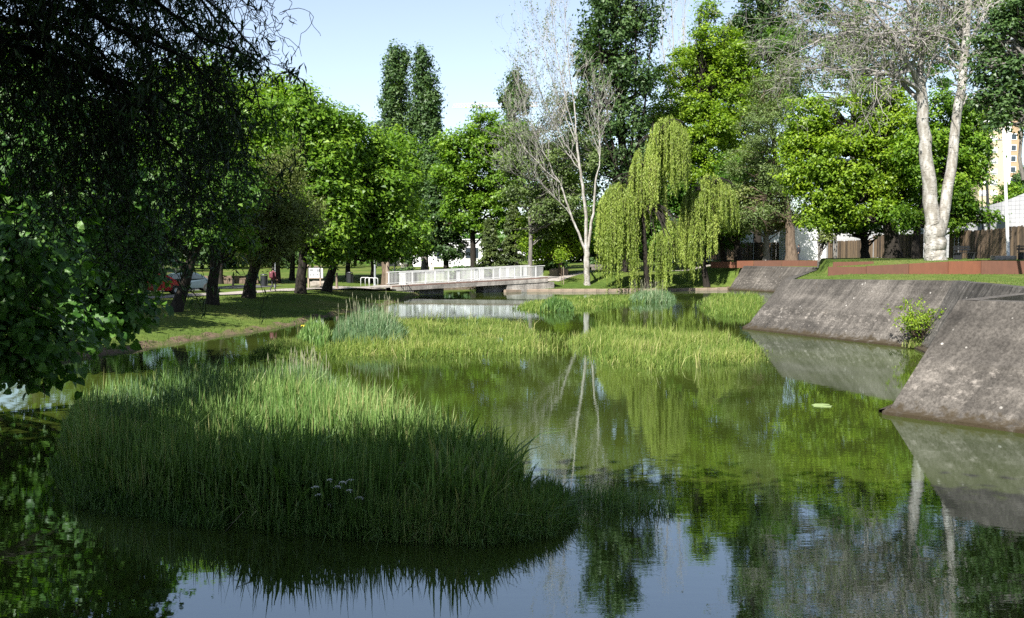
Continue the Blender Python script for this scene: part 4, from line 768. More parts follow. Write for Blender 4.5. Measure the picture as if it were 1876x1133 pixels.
# ------------------------------------------------------------------ foreground: big-leaved tree at the left
def leaf_master(name, mat):
    o = [(0, 0, 0), (0, .5, .02), (0, 1, -.16), (-.26, -.10, .03), (-.45, .18, .07), (-.34, .58, .02), (.26, -.10, .03), (.45, .18, .07), (.34, .58, .02)]
    t = [(0, 4, 3), (0, 1, 4), (1, 5, 4), (1, 2, 5), (0, 6, 7), (0, 7, 1), (1, 7, 8), (1, 8, 2)]
    return np.array(o, float), np.array(t)
LV, LT = leaf_master('leaf', LEAF_CATALPA)
def frames(nrm, d):
    nrm = nrm / np.linalg.norm(nrm, axis=1, keepdims=True); d = d - (d * nrm).sum(1, keepdims=True) * nrm; d /= np.linalg.norm(d, axis=1, keepdims=True) + 1e-9
    return np.cross(d, nrm), d, nrm
def big_leaf_tree():
    rng = np.random.default_rng(201)
    b = np.array((-15.2, 20.0, 0)); b[2] = gz1(b[0], b[1]) ; root = thing('catalpa_tree', b, 'big heart-leaved tree in shade hanging over the water at the left edge', 'tree')
    lobes = [(10, 480, 115, 120, 15), (170, 420, 115, 120, 23), (145, 575, 110, 62, 23), (45, 625, 95, 70, 15), (60, 330, 95, 90, 17), (30, 190, 70, 90, 18), (248, 440, 52, 85, 24), (-190, 430, 150, 190, 16), (110, 300, 70, 60, 21),
             (-80, 640, 110, 60, 14.5), (215, 560, 70, 55, 24), (100, 200, 60, 50, 21), (190, 320, 60, 40, 22), (250, 350, 40, 40, 22.5)]
    C = []; O = []; T = []; tl = smooth_line(np.array([b - (0, 0, .3), b, b + (.3, -.2, 2), b + (.8, -.6, 4.2), b + (1.4, -.8, 7)]), 12); limbs = [(tl, np.linspace(.34, .12, 12))]; tw = []
    for px, py, rx, ry, Y in lobes:
        c = P(px, py, Y); r = np.array((rx, (rx + ry) * .5, ry)) * Y / F; n = int(1150 * (rx * ry / 9000.) ** .8 * (15. / Y) ** .5 + 150); nc = max(7, n // 26)
        cc = c + rand_unit(nc, rng) * rng.uniform(.4, 1, (nc, 1)) ** .6 * r; idx = rng.integers(0, nc, n); g = rng.normal(0, 1, (n, 3)) * (1, 1, .6) * .26
        p = cc[idx] + g; C.append(p); o = (p - c) / r; O.append(o / (np.linalg.norm(o, axis=1, keepdims=True) + 1e-6)); T.append(np.clip(.45 + rng.normal(0, .1, nc)[idx] + rng.normal(0, .14, n), 0, 1))
        i = int(np.clip(np.argmin(np.linalg.norm(tl - c, axis=1)), 4, 11)); main = curve(tl[i], c, 9, .5, .12, rng); limbs.append((main, np.linspace(.11, .03, 9)))
        for q in cc[::2]: tw.append((curve(main[rng.integers(4, 9)], q, 5, .12, .06, rng), np.linspace(.025, .006, 5)))
    C = np.vstack(C); O = np.vstack(O); T = np.concatenate(T); n = len(C)
    d = O * (1, 1, .2) * .6 + rng.normal(0, .55, (n, 3)) + (0, 0, -.95); nr = O * .7 + (-.1, -.35, .75) + rng.normal(0, .45, (n, 3)); A, B_, Nn = frames(nr, d)
    sz = rng.uniform(.09, .21, n) * np.clip(C[:, 1] / 17, .85, 1.3) * np.where(rng.random(n) < .15, .6, 1)
    mbt = MB(); mbt.tubes(limbs, 8); mbt.tubes(tw, 4); mbt.build('trunk', BARK_DARK, root, smooth=True)
    px_ = CX + C[:, 0] / C[:, 1] * F; vis = (px_ > 4) & (C[:, 1] > 8); fr = np.where(vis, sz / C[:, 1] * (1 + .25 * np.clip(-O[:, 1], 0, 1)), 0); big = np.argsort(-fr)[:300]; rest = np.setdiff1d(np.arange(n), big)
    V = C[rest, None] + sz[rest, None, None] * (LV[None, :, :1] * A[rest, None] + LV[None, :, 1:2] * B_[rest, None] + LV[None, :, 2:] * Nn[rest, None]); m = len(rest)
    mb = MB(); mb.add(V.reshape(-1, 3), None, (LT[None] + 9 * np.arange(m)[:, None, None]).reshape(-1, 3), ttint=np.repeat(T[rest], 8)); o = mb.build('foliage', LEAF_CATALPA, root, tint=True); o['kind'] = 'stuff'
    mes = []
    for k in range(5):
        mb = MB(); vv = LV.copy(); vv[[2, 4, 7], 2] += rng.normal(0, .05, 3); mb.add(vv, None, LT, ttint=np.full(8, .25 + .12 * k)); mes.append(mb.mesh('leaf', LEAF_CATALPA, tint=True))
    for i in big:
        o = bpy.data.objects.new('leaf', mes[int(np.clip((T[i] - .2) * 8, 0, 4))]); COL.objects.link(o); o.parent = root
        M = Matrix(np.c_[A[i] * sz[i], B_[i] * sz[i], Nn[i] * sz[i]].tolist()).to_4x4(); M.translation = Vector(C[i] - b); o.matrix_basis = M
    # hanging bean pods
    pods = []
    for i in rng.choice(np.where(vis)[0], 70): pods.append((curve(C[i], C[i] + rng.normal(0, .03, 3) + (0, 0, -rng.uniform(.2, .38)), 4, 0, .01, rng), np.full(4, .006)))
    MB().tubes(pods, 4).build('pods', BARK_BROWN, root)['kind'] = 'stuff'
big_leaf_tree()

# ------------------------------------------------------------------ foreground: overhanging corkscrew willow, trunk left of the picture
def corkscrew():
    rng = np.random.default_rng(77); b = np.array((-11.6, 7.0, 0)); b[2] = gz1(b[0], b[1]); root = thing('corkscrew_willow', b, 'dark corkscrew willow with twisted twigs hanging into the top left corner', 'tree')
    tl = smooth_line(np.array([b - (0, 0, .3), b, b + (.3, .2, 2.5), b + (1.0, .4, 5), b + (2.0, .5, 7.5)]), 12); limbs = [(tl, np.linspace(.42, .2, 12))]
    LP = [([(-700, -150), (-300, -60), (0, 30), (120, 62), (230, 122), (330, 205), (346, 280), (352, 345)], 9.3, 11.5, .13), ([(-700, -60), (-250, 20), (40, 58), (150, 108), (240, 128), (300, 162), (352, 212), (420, 262)], 9.6, 12, .12),
          ([(-500, -300), (0, -180), (180, -60), (265, 22), (332, 62), (400, 80), (450, 98), (478, 112)], 9.6, 11.5, .10), ([(-500, -250), (-100, -120), (100, 0), (200, 42), (262, 62), (330, 120), (400, 150), (440, 210)], 9.3, 11, .10),
          ([(-400, 120), (-100, 110), (50, 82), (118, 102), (150, 190), (163, 232), (135, 240)], 10, 11.5, .07), ([(-300, -400), (150, -200), (310, -60), (385, 20), (420, 50), (450, 62), (470, 95)], 10, 12.5, .08),
          ([(-300, 30), (0, -20), (150, 20), (330, 60), (350, 120), (380, 190), (395, 260), (385, 330)], 11, 13, .08), ([(-300, 150), (-50, 140), (60, 130), (110, 170), (150, 250), (200, 300), (215, 360)], 11, 12.5, .06), ([(-200, -150), (100, -60), (220, 60), (280, 110), (300, 200), (280, 280), (300, 350)], 11.5, 13, .07),
          ([(0, -260), (250, -120), (350, -30), (430, 30), (470, 110), (462, 170), (480, 220)], 11.5, 13, .06), ([(-400, 40), (-100, 0), (20, 10), (100, 30), (180, 80), (240, 180), (250, 240)], 10, 11, .09), ([(-300, -60), (0, -60), (150, -20), (270, 0), (350, 20), (400, 60), (425, 140)], 12, 13, .08)]
    tw = []; tips = []
    for pts, Y0, Y1, r in LP:
        n = len(pts); q = smooth_line(np.vstack([[tl[10]], px_line(pts, list(np.linspace(Y0 * .86, Y1 * .84, n)))]), 26); w_ = np.cumsum(rng.normal(0, .05, (22, 3)), 0); q[3:-1] += w_ - np.linspace(0, 1, 22)[:, None] * w_[-1]; rr = np.linspace(r, .006, 26); limbs.append((q, rr))
        for i in range(5, 26):
            sx = CX + q[i, 0] / q[i, 1] * F
            if sx < -60: continue
            for c in range(4 if sx < 400 else (2 if sx < 470 else 1)):
                nd = rng.normal(0, .8, 3) + (0, 0, -.55); branch(tw, q[i], nd, rng.uniform(.4, 1.1) * (1 if sx < 400 else .45), max(.005, rr[i] * .3), 2, rng, 7, .5, 0, (2, 3), (.4, 1.0), (.5, .85), tips, .0036, .55)
    # fine bare curls against the sky
    for i in range(26):
        p = P(rng.uniform(420, 520), rng.uniform(-60, 30), rng.uniform(9.5, 11)); branch(tw, p, rng.normal(0, .6, 3) + (.2, 0, -.5), rng.uniform(.3, .7), .004, 1, rng, 9, .55, 0, (1, 2), (.3, .8), (.6, .9), None, .0035, .3)
    mbt = MB(); mbt.tubes(limbs, 9); mbt.build('trunk', BARK_DARK, root, smooth=True); MB().tubes(tw, 3).build('twigs', BARK_DARK, root)['kind'] = 'stuff'
    C = []; 
    for t in tips:
        k = rng.integers(5, 10); C.append(t[rng.integers(0, len(t), k)] + rng.normal(0, .03, (k, 3)))
    C = np.vstack(C); 
    m = MB(); n = len(C); L = rng.uniform(.06, .14, n); add_leaves(m, C, rng.normal(0, 1, (n, 3)), L, L * .2, rng, np.clip(rng.normal(.45, .2, n), 0, 1), 2.2)
    # unseen crown overhead; lobes added to shade the near reeds and big leaves
    for c, r, k in [((-8.0, 5.2, 9.6), (4.4, 3.0, 2.2), 26000), ((-3.2, 4.8, 9.6), (3.6, 2.8, 1.9), 22000), ((1.2, 4.4, 9.8), (2.8, 2.4, 1.6), 16000), ((-6, -.5, 10.5), (8, 4, 3), 20000), ((-10, -4, 8), (6, 4, 5), 14000), ((-17, 9.6, 11.0), (3.0, 3.0, 2.0), 3000), ((-12.6, 9.8, 9.6), (2.6, 2.2, 1.6), 6500)]:
        p = np.array(c) + rng.normal(0, .48, (k, 3)) * r; L = rng.uniform(.20, .36, k); add_leaves(m, p, rng.normal(0, 1, (k, 3)) + (0, 0, .8), L * 1.35, L * .75, rng, np.clip(rng.normal(.45, .2, k), 0, 1), 1, True)
        limbs2 = [(curve(tl[11], np.array(c) + rng.normal(0, .4, 3) * r, 7, .5, .1, rng), np.linspace(.09, .02, 7)) for _ in range(7)]; MB().tubes(limbs2, 6).build('limb', BARK_DARK, root)['kind'] = 'stuff'
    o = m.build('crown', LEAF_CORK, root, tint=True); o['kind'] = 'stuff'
corkscrew()

for X, Y, hh, lab in ((-7, -9, 1.0, 'tall unseen shading tree added behind the viewer on the left'), (6, -10, 1.05, 'tall unseen shading tree added behind the viewer on the right'), (-16, -8, 1.15, 'tall unseen shading tree added far behind the viewer on the left'), (-1, -16, 1.2, 'tallest unseen shading tree added straight behind the viewer'), (16, -13, 1.1, 'tall unseen shading tree added far behind the viewer on the right'), (15, -3, .9, 'unseen shading tree added beside the viewer on the right'), (24, 1, 1.0, 'unseen shading tree added right of the viewer on the bank')):  # unseen trees added to block sky light and darken the front reeds
    rng = np.random.default_rng(int(X + 50)); b = np.array((X, Y, gz1(X, Y))); root = thing('unseen_shade_tree', b, lab, 'tree', 'unseen shade trees added around the viewer'); tl = smooth_line(np.array([b - (0, 0, .5), b + (0, 0, 3), b + (.3, .2, 7 * hh), b + (.1, .4, 11 * hh)]), 10); L_ = [(tl, np.linspace(.4, .12, 10))]; C = []
    for i in range(80):
        c = b + (0, 0, 8.5 * hh) + rand_unit(1, rng)[0] * (5, 5, 5) * rng.uniform(.4, 1); L_.append((curve(tl[rng.integers(5, 10)], c, 6, .3, .15, rng), np.linspace(.06, .012, 6))); C.append(c + rng.normal(0, .7, (130, 3)))
    C = np.vstack(C); m = MB(); z = rng.uniform(.35, .6, len(C)); add_leaves(m, C, rng.normal(0, 1, (len(C), 3)) + (0, 0, .8), z, z * .8, rng, np.clip(rng.normal(.45, .2, len(C)), 0, 1), 0, True); MB().tubes(L_, 7).build('trunk', BARK_GREY, root, smooth=True); m.build('crown', LEAF_MID, root, tint=True)['kind'] = 'stuff'

# ------------------------------------------------------------------ reeds and marsh grass
def in_poly(poly, n, rng):
    poly = np.array(poly); lo, hi = poly.min(0), poly.max(0); out = []
    tot = 0
    while tot < n:
        p = rng.uniform(lo, hi, (n * 2, 2)); p = p[sdist(p[:, 0], p[:, 1], poly) < 0]; out.append(p); tot += len(p)
    return np.vstack(out)[:n]
def blades(mb, xy, z, h, w, lean, rng, tint, droop=.25, fine=True):
    n = len(xy); h = np.broadcast_to(h, (n,)); w = np.broadcast_to(w, (n,)); lean = np.broadcast_to(lean, (n,))
    a = rng.uniform(0, 2 * math.pi, n); dx, dy = np.cos(a) + .25, np.sin(a); fa = rng.uniform(0, math.pi, n); sx, sy = np.cos(fa), np.sin(fa)
    V = []; br = rng.random(n) ** 4 * droop * 2
    for t, ww in ((0, .8), (.4, 1), (.75, .75), (1, 0)) if fine else ((0, .9), (.55, 1), (1, 0)):
        o = lean * h * t ** 1.8; c = np.stack([xy[:, 0] + dx * o, xy[:, 1] + dy * o, z + h * (t - (lean * .5 + br) * t ** 3)], 1)
        if ww: s_ = np.stack([sx, sy, np.zeros(n)], 1) * (w * ww * .5)[:, None]; V += [c - s_, c + s_]
        else: V.append(c)
    if not fine:
        V = np.stack(V, 1).reshape(-1, 3); i = np.arange(n)[:, None] * 5; mb.add(V, i + (0, 1, 3, 2), i + (2, 3, 4), tint, np.clip(tint + .06, 0, 1)); return
    V = np.stack(V, 1).reshape(-1, 3); i = np.arange(n)[:, None] * 7
    mb.add(V, np.concatenate([i + (0, 1, 3, 2), i + (2, 3, 5, 4)]), i + (4, 5, 6), np.concatenate([tint, tint]), np.clip(tint + .08, 0, 1))
def field(name, poly, n, h, w, lean, mat, seed, hvar=.25, clump=1.2, tint0=.45, edge=.5, zbase=-.12, holes=0.0):
    rng = np.random.default_rng(seed); poly = [XY(*p) for p in poly]; xy = in_poly(poly, n, rng)
    if mat is MARSH: xy = xy + rng.normal(0, .35, xy.shape) * (1, 1.6)
    ph = rng.uniform(0, 6, 6); f = (np.sin(xy[:, 0] * 1.7 * clump + ph[0] + np.sin(xy[:, 1] * .9 + ph[1])) + np.sin(xy[:, 1] * 2.1 * clump + ph[2]) + np.sin((xy[:, 0] + xy[:, 1]) * .8 + ph[3])) / 3
    if holes: k = rng.random(n) < np.clip(.5 + 1.1 * (f + 1 - 2 * holes), .04, 1); xy, f = xy[k], f[k]; n = len(xy)
    d = -sdist(xy[:, 0], xy[:, 1], np.array(poly))
    if mat is MARSH: k = rng.random(n) < np.clip((d + .35) / 1.5 + .25 * f, .10, 1); xy, f, d = xy[k], f[k], d[k]; n = len(xy)
    e = np.clip(.45 + .55 * d / edge, .45, 1)
    hh = h * e * (1 + hvar * rng.normal(0, .5, n) + .26 * f); hh = np.clip(hh, .15 * h, 1.6 * h)
    t = np.clip(tint0 + .18 * f + rng.normal(0, .19, n) + (rng.random(n) < .05) * .45, 0, 1)
    mb = MB(); blades(mb, xy, zbase, hh - zbase, w * rng.uniform(.6, 1.3, n), np.abs(rng.normal(0, lean, n)), rng, t, fine=mat is not MARSH)
    o = mb.build(name, mat, tint=True); return tag(o, kind='stuff'), xy
FRONT = [(110, 850), (150, 905), (250, 935), (400, 957), (520, 972), (640, 984), (760, 990), (880, 985), (945, 968), (972, 930), (958, 897), (890, 872), (815, 842), (700, 792), (600, 750), (540, 728), (440, 735), (300, 742), (200, 765), (120, 800)]
field('reeds', FRONT, 46000, .92, .023, .2, REED, 1, .42, edge=.3, holes=.2)
field('reeds', [(560, 720), (470, 725), (400, 745), (470, 775), (600, 770), (690, 790), (620, 748)], 5000, 1.0, .024, .22, REED_BLUE, 2, .3)
field('reeds', [(130, 800), (220, 760), (330, 740), (430, 735), (430, 780), (300, 830), (150, 850)], 7000, 1.0, .022, .2, REED_BLUE, 3, .3, tint0=.3)
field('fringe_grass', [(420, 965), (640, 990), (880, 1002), (1010, 985), (1060, 955), (1040, 915), (990, 900), (930, 940), (700, 968)], 11000, .5, .013, .4, REED, 4, .4, edge=.3)
field('fringe_grass', [(1000, 985), (1090, 970), (1190, 945), (1250, 950), (1235, 925), (1150, 912), (1060, 905), (1010, 900)], 1700, .34, .011, .6, REED, 5, .5, edge=.5, holes=.55)
field('iris_leaves', [(395, 950), (470, 968), (590, 978), (620, 925), (560, 890), (430, 890)], 750, 1.12, .05, .3, REED, 21, .3, edge=.3, tint0=.35)
field('iris_leaves', [(760, 985), (900, 985), (965, 940), (950, 900), (850, 880), (760, 900)], 700, 1.05, .045, .28, REED, 22, .3, edge=.3, tint0=.4)
field('dead_stalks', FRONT, 900, .85, .012, .7, leafy('dead_stalk', [(.0, (.10, .075, .04)), (1, (.26, .21, .13))], .1), 23, .5, edge=.3)
field('fringe_grass', [(90, 850), (130, 930), (400, 975), (420, 955), (200, 900), (130, 850)], 5000, .5, .013, .4, REED, 6, .4, tint0=.3)
# mid islands
MID = [(455, 652), (520, 664), (600, 660), (700, 656), (800, 657), (880, 652), (975, 648), (1000, 625), (985, 600), (930, 588), (840, 584), (760, 583), (690, 592), (600, 612), (540, 622), (480, 640)]
field('marsh_grass', MID, 38000, .24, .022, .65, MARSH, 10, .6, .8, .5, .4, holes=.46)
field('marsh_grass', [(500, 660), (620, 660), (820, 659), (985, 650), (1000, 628), (900, 630), (700, 632), (520, 640)], 12000, .50, .022, .5, MARSH, 11, .5, 1.1, .5, .4, holes=.48)
field('marsh_grass', [(940, 645), (1070, 655), (1075, 618), (1000, 606), (950, 612)], 1300, .34, .02, .55, MARSH, 33, .5, .9, .5, .5, holes=.5)
field('marsh_tufts', MID, 2600, .72, .022, .5, MARSH, 31, .4, 1.6, .6, .4, holes=.66)
field('marsh_tufts', [(1035, 640), (1085, 665), (1190, 684), (1300, 678), (1410, 662), (1395, 640), (1320, 616), (1200, 608), (1090, 606)], 2600, .75, .02, .5, MARSH, 32, .4, 1.6, .6, .4, holes=.66)
field('reeds', [(605, 632), (660, 640), (735, 636), (745, 618), (690, 606), (620, 610)], 3200, 1.3, .030, .26, REED_BLUE, 12, .3, edge=1.0)
field('iris_leaves', [(535, 640), (600, 642), (605, 622), (555, 618)], 1300, .95, .05, .15, REED, 13, .25)
field('marsh_grass', [(455, 655), (520, 664), (580, 655), (570, 640), (490, 640)], 5000, .5, .03, .3, LAWN, 14, .3)
field('marsh_grass', [(1035, 640), (1085, 662), (1190, 682), (1300, 676), (1400, 660), (1395, 640), (1320, 620), (1200, 612), (1090, 610), (1040, 620)], 36000, .42, .02, .5, MARSH, 15, .6, .8, .48, .35, holes=.46)
field('marsh_grass', [(1278, 565), (1305, 580), (1392, 584), (1404, 558), (1395, 545), (1335, 545), (1288, 550)], 9000, .55, .04, .4, MARSH, 16, .5, .5, .35, holes=.25)
field('marsh_grass', [(930, 568), (1000, 573), (1070, 570), (1150, 560), (1232, 552), (1230, 544), (1150, 545), (1050, 548), (965, 556)], 11000, .42, .045, .45, MARSH, 17, .45, .4, .42, holes=.3)
field('reeds', [(1150, 556), (1215, 556), (1240, 551), (1225, 545), (1160, 546)], 1500, .8, .05, .25, REED_BLUE, 18, .3)
field('reeds', [(990, 572), (1050, 572), (1050, 566), (995, 565)], 800, .9, .05, .3, REED, 19, .3, tint0=.1)
def lawn(name, n, box, cond, h, seed):
    rng = np.random.default_rng(seed); x = rng.uniform(box[0], box[1], n); y = rng.uniform(box[2], box[3], n); s = sdist(x, y, RIVER); k = cond(x, y, s); x, y = x[k], y[k]; m = len(x)
    mb = MB(); blades(mb, np.c_[x, y], gz(x, y) - .03, h * rng.uniform(.5, 1.5, m), .03, np.abs(rng.normal(0, .4, m)), rng, np.clip(rng.normal(.45, .2, m), 0, 1), fine=False); return tag(mb.build(name, LAWN, tint=True), kind='stuff')
lawn('lawn_grass', 32000, (-26, -6, 38, 92), lambda x, y, s: (s > .1) & (s < 9) & (x < -4), .10, 1)
lawn('lawn_grass', 14000, (0, 25, 99, 116), lambda x, y, s: (s > .2) & (y > 99) & (x < 24), .12, 2)
lawn('lawn_grass', 18000, (13, 36, 30, 70), lambda x, y, s: (s > 2.1) & ((-sdist(x, y, TER) < -.1) | (-sdist(x, y, TER) > .6)), .09, 3)
lawn('bank_weeds', 5000, (-19, -8, 36, 95), lambda x, y, s: (s > -.3) & (s < .5) & (x < -4), .32, 4)

# ------------------------------------------------------------------ footbridge
def bridge():
    A, B = P(736, 523, 92), P(997, 508.5, 100); A = np.array(A); B = np.array(B); d = B - A; L = math.hypot(d[0], d[1]); rz = math.atan2(d[1], d[0]); slope = math.atan2(d[2], L)
    root = thing('footbridge', A, 'low concrete footbridge with white railings across the water', 'bridge', rz=rz)
    R2 = lambda u, v, z: (u, v, z + u * math.tan(slope))        # along, across (away), up
    def slab(name, mat, u0, u1, v0, v1, z0, z1, flatbottom=None):
        V = [R2(u, v, z) for u in (u0, u1) for v in (v0, v1) for z in (z0, z1)]
        if flatbottom is not None:
            V = [list(p) for p in V]
            for i in (0, 2, 4, 6): V[i][2] = flatbottom
        m = MB(); m.add(V, [(0, 1, 3, 2), (4, 6, 7, 5), (0, 4, 5, 1), (2, 3, 7, 6), (1, 5, 7, 3), (0, 2, 6, 4)]); return m.build(name, mat, root, org=(0, 0, 0))
    zb = -A[2]
    slab('deck', CONCRETE_PALE, -3, L + 2, .305, 2.595, -.16, -.02)
    STRIP = plain('rusty_edge', (.17, .10, .078), .8, scale=2); slab('edge_strip', STRIP, -1.0, L + .4, -.06, .02, -.10, .0); slab('edge_strip', STRIP, -1.0, L + .4, 3.0, 3.08, -.10, .0)
    slab('edge_beam', CONCRETE_PALE, -1.0, L + .4, -.05, .30, -.50, -.102); slab('edge_beam', CONCRETE_PALE, -.4, L - 1.5, 2.6, 2.98, -.52, -.165)
    slab('abutment', CONCRETE_PALE, 1.2, 4.1, .6, 2.6, -.53, 0, zb - .6) if False else None
    u = lambda px: (px - 736) / (997 - 736) * L
    for (p0, p1) in ((u(752), u(816)), (u(889), u(924))):
        m = MB(); V = [(a, b_, z) for a in (p0, p1) for b_ in (.9, 2.5) for z in (zb - .6, -.53 + a * math.tan(slope))]
        m.add(V, [(0, 1, 3, 2), (4, 6, 7, 5), (0, 4, 5, 1), (2, 3, 7, 6), (1, 5, 7, 3), (0, 2, 6, 4)]); m.build('abutment', CONCRETE_PALE, root, org=(0, 0, 0))
    for (p0, p1, v0) in ((-1.2, u(756), .0), (u(925), L + 1.2, .0)):
        m = MB(); V = [(a, b_, z) for a in (p0, p1) for b_ in (v0, 2.9) for z in (zb - .6, -.515 + a * math.tan(slope))]
        m.add(V, [(0, 1, 3, 2), (4, 6, 7, 5), (0, 4, 5, 1), (2, 3, 7, 6), (1, 5, 7, 3), (0, 2, 6, 4)]); m.build('wing_wall', CONCRETE_PALE, root, org=(0, 0, 0))
    bal = MB().box((0, 0, .56), (.032, .02, 1.04)).mesh('baluster', WHITE_PAINT); pst = MB().box((0, 0, .60), (.10, .05, 1.2)).mesh('post', WHITE_PAINT); pan = MB().box((0, 0, .60), (.36, .03, 1.16)).mesh('panel', WHITE_PAINT)
    for v in (.06, 2.94):
        m = MB()
        for z0, z1, w in ((1.14, 1.20, .08), (.07, .12, .05)):
            V = [R2(uu, v + s * w / 2, z) for uu in (-.2, L + .1) for s in (-1, 1) for z in (z0, z1)]
            m.add(V, [(0, 1, 3, 2), (4, 6, 7, 5), (0, 4, 5, 1), (2, 3, 7, 6), (1, 5, 7, 3), (0, 2, 6, 4)])
        rl = m.build('railing', WHITE_PAINT, root, org=(0, 0, 0)); rl['kind'] = 'stuff'; del rl['kind']
        n = int(L / .135)
        for i in range(n): 
            uu = i * L / n; o = link('post' if i % 18 == 0 else 'baluster', pst if i % 18 == 0 else bal, rl, R2(uu, v, 0))
        for uu in ((u(835), u(868)) if v < 1 else (u(905), u(955), u(990))): link('panel', pan, rl, R2(uu, v + .045, 0))
    # side rail turning off at the left end
    m = MB(); rl = m.box((-.25, -.7, 1.1), (.05, 1.5, .05)).box((-.25, -.7, .12), (.05, 1.5, .05)).build('railing', WHITE_PAINT, root, org=(0, 0, 0))
    for i in range(11): link('baluster', bal, rl, (-.25, -.06 - i * .13, 0))
bridge()

# ------------------------------------------------------------------ timber fences
def fence(label, a, b, h, step, seed, posts):
    a = np.array(a, float); b = np.array(b, float); d = b - a; L = np.hypot(*d); rz = math.atan2(d[1], d[0]); z = gz1(*a); root = thing('timber_fence', (a[0], a[1], z), label, 'fence', 'vertical board fences', rz); r = random.Random(seed)
    bm = [MB().box((0, 0, h / 2), (step * .90, .03, h)).mesh('board', WOOD), MB().box((0, 0, h / 2 - .02), (step * .82, .03, h - .04)).mesh('board', WOOD), MB().box((0, 0, h / 2 + .015), (step * .94, .03, h + .03)).mesh('board', WOOD)]
    n = int(L / step)
    for i in range(n): link('board', r.choice(bm), root, ((i + .5) * step, r.uniform(-.012, .012), gz1(*(a + d * (i + .5) / n)) - z + r.uniform(-.03, .03)), (0, r.uniform(-.008, .008), 0))
    for zz in (.35, h - .35): MB().box((L / 2, .05, zz), (L, .05, .09)).build('rail', WOOD, root, org=(0, 0, 0))
    pm = MB().box((0, 0, h / 2 + .05), (.07, .07, h + .1)).mesh('post', STEEL)
    for t in posts: link('post', pm, root, (t * L, -.07, 0))
fx = lambda px, Y: P(px, 478, Y)[:2]
fence('dark board fence in the shade behind the smaller willow', fx(1300, 128), fx(1436, 117), 2.1, .16, 1, [.62, .85])
fence('brown board fence under the wide bright tree, with thin steel posts', fx(1514, 108), fx(1692, 84), 2.1, .19, 2, [.02, .1, .14, .55])
fence('dark board fence right of the white double trunk, up to the white lamp post', fx(1738, 78), fx(1842, 69), 2.1, .2, 3, [.12, .2])
fence('pale sunlit board fence at the right edge', fx(1843, 68.5), fx(1945, 61), 2.2, .23, 4, [])

# ------------------------------------------------------------------ buildings
def uvbuild(mb, name, mat, parent, uvs):
    o = mb.build(name, mat, parent); uv = o.data.uv_layers.new(name='UVMap'); uv.data.foreach_set('uv', np.asarray(uvs, np.float32).ravel()); return o
def curved_wall(name, label, pts, depth, windows, doors=()):
    """pts: (px, Y, top pixel); one long wall with thickness and a flat roof behind"""
    W_ = [P(px, 465, Y) for px, Y, t in pts]; tops = [P(px, t, Y)[2] for px, Y, t in pts]; xs = np.array([p[0] for p in W_]); ys = np.array([p[1] for p in W_]); tt = np.array(tops)
    s = np.r_[0, np.cumsum(np.hypot(np.diff(xs), np.diff(ys)))]; n = 40; q = np.linspace(0, s[-1], n); x, y, z = np.interp(q, s, xs), np.interp(q, s, ys), np.interp(q, s, tt)
    for _ in range(3): z[1:-1] = .25 * z[:-2] + .5 * z[1:-1] + .25 * z[2:]; x[1:-1] = .25 * x[:-2] + .5 * x[1:-1] + .25 * x[2:]; y[1:-1] = .25 * y[:-2] + .5 * y[1:-1] + .25 * y[2:]
    b = np.array((x[0], y[0], 2.9)); root = thing(name, b, label, 'building'); z0 = 2.4
    m = MB(); V = np.vstack([np.c_[x, y, np.full(n, z0)], np.c_[x, y, z]]); m.add(V, [(i, i + 1, n + i + 1, n + i) for i in range(n - 1)])
    uv = [[(q[i], z0), (q[i + 1], z0), (q[i + 1], z[i + 1]), (q[i], z[i])] for i in range(n - 1)]; uvbuild(m, 'wall', TILE, root, np.array(uv).reshape(-1, 2))
    m = MB(); nx_ = -np.gradient(y); ny_ = np.gradient(x); l = np.hypot(nx_, ny_); bx, by = x + nx_ / l * depth, y + ny_ / l * depth
    V = np.vstack([np.c_[x, y, z - .02], np.c_[bx, by, z - .6], np.c_[bx, by, np.full(n, z0)]]); Q = [(i, i + 1, n + i + 1, n + i) for i in range(n - 1)] + [(n + i, n + i + 1, 2 * n + i + 1, 2 * n + i) for i in range(n - 1)]
    V = np.vstack([V, [(x[0], y[0], z0), (x[-1], y[-1], z0)]]); Q += [(3 * n, 0, n, 2 * n), (3 * n + 1, 3 * n - 1, 2 * n - 1, n - 1)]; m.add(V, Q); m.build('roof', RENDER_WHITE, root)
    for px, py, r in windows:
        i = int(np.argmin(np.abs(CX + x / y * F - px))); c = np.array((x[i], y[i], P(px, py, y[i])[2])); t = np.array((x[min(n - 1, i + 1)] - x[i - 1], y[min(n - 1, i + 1)] - y[i - 1], 0)); t /= np.linalg.norm(t); nn = np.array((t[1], -t[0], 0)); R = r * y[i] / F
        a = np.linspace(0, 2 * math.pi, 21)[:20]; ring = lambda rr, o: c + nn * o + rr * (np.cos(a)[:, None] * t + np.sin(a)[:, None] * np.array((0, 0, 1)))
        m = MB(); V = np.vstack([ring(R * 1.12, .0), ring(R * 1.12, .05), ring(R, .05), ring(R, .012)]); m.add(V, [(k * 20 + j, k * 20 + (j + 1) % 20, (k + 1) * 20 + (j + 1) % 20, (k + 1) * 20 + j) for k in range(3) for j in range(20)]); w = m.build('round_window', STEEL, root)
        m = MB(); m.add(np.vstack([ring(R, .014), [c + nn * .014]]), None, [(j, (j + 1) % 20, 20) for j in range(20)]); m.build('pane', GLASS, w, org=np.array(root.location))
curved_wall('tiled_building', 'long curved white tiled building behind the fence with small round windows', [(1438, 121, 392), (1530, 114, 394), (1640, 103, 392), (1750, 94, 386), (1800, 90, 379), (1840, 86, 369), (1876, 84.5, 354), (1990, 80, 300)], 9, [(1794, 421, 13), (1840, 417, 15), (1769, 424, 7), (1690, 424, 8), (1622, 424, 7)])
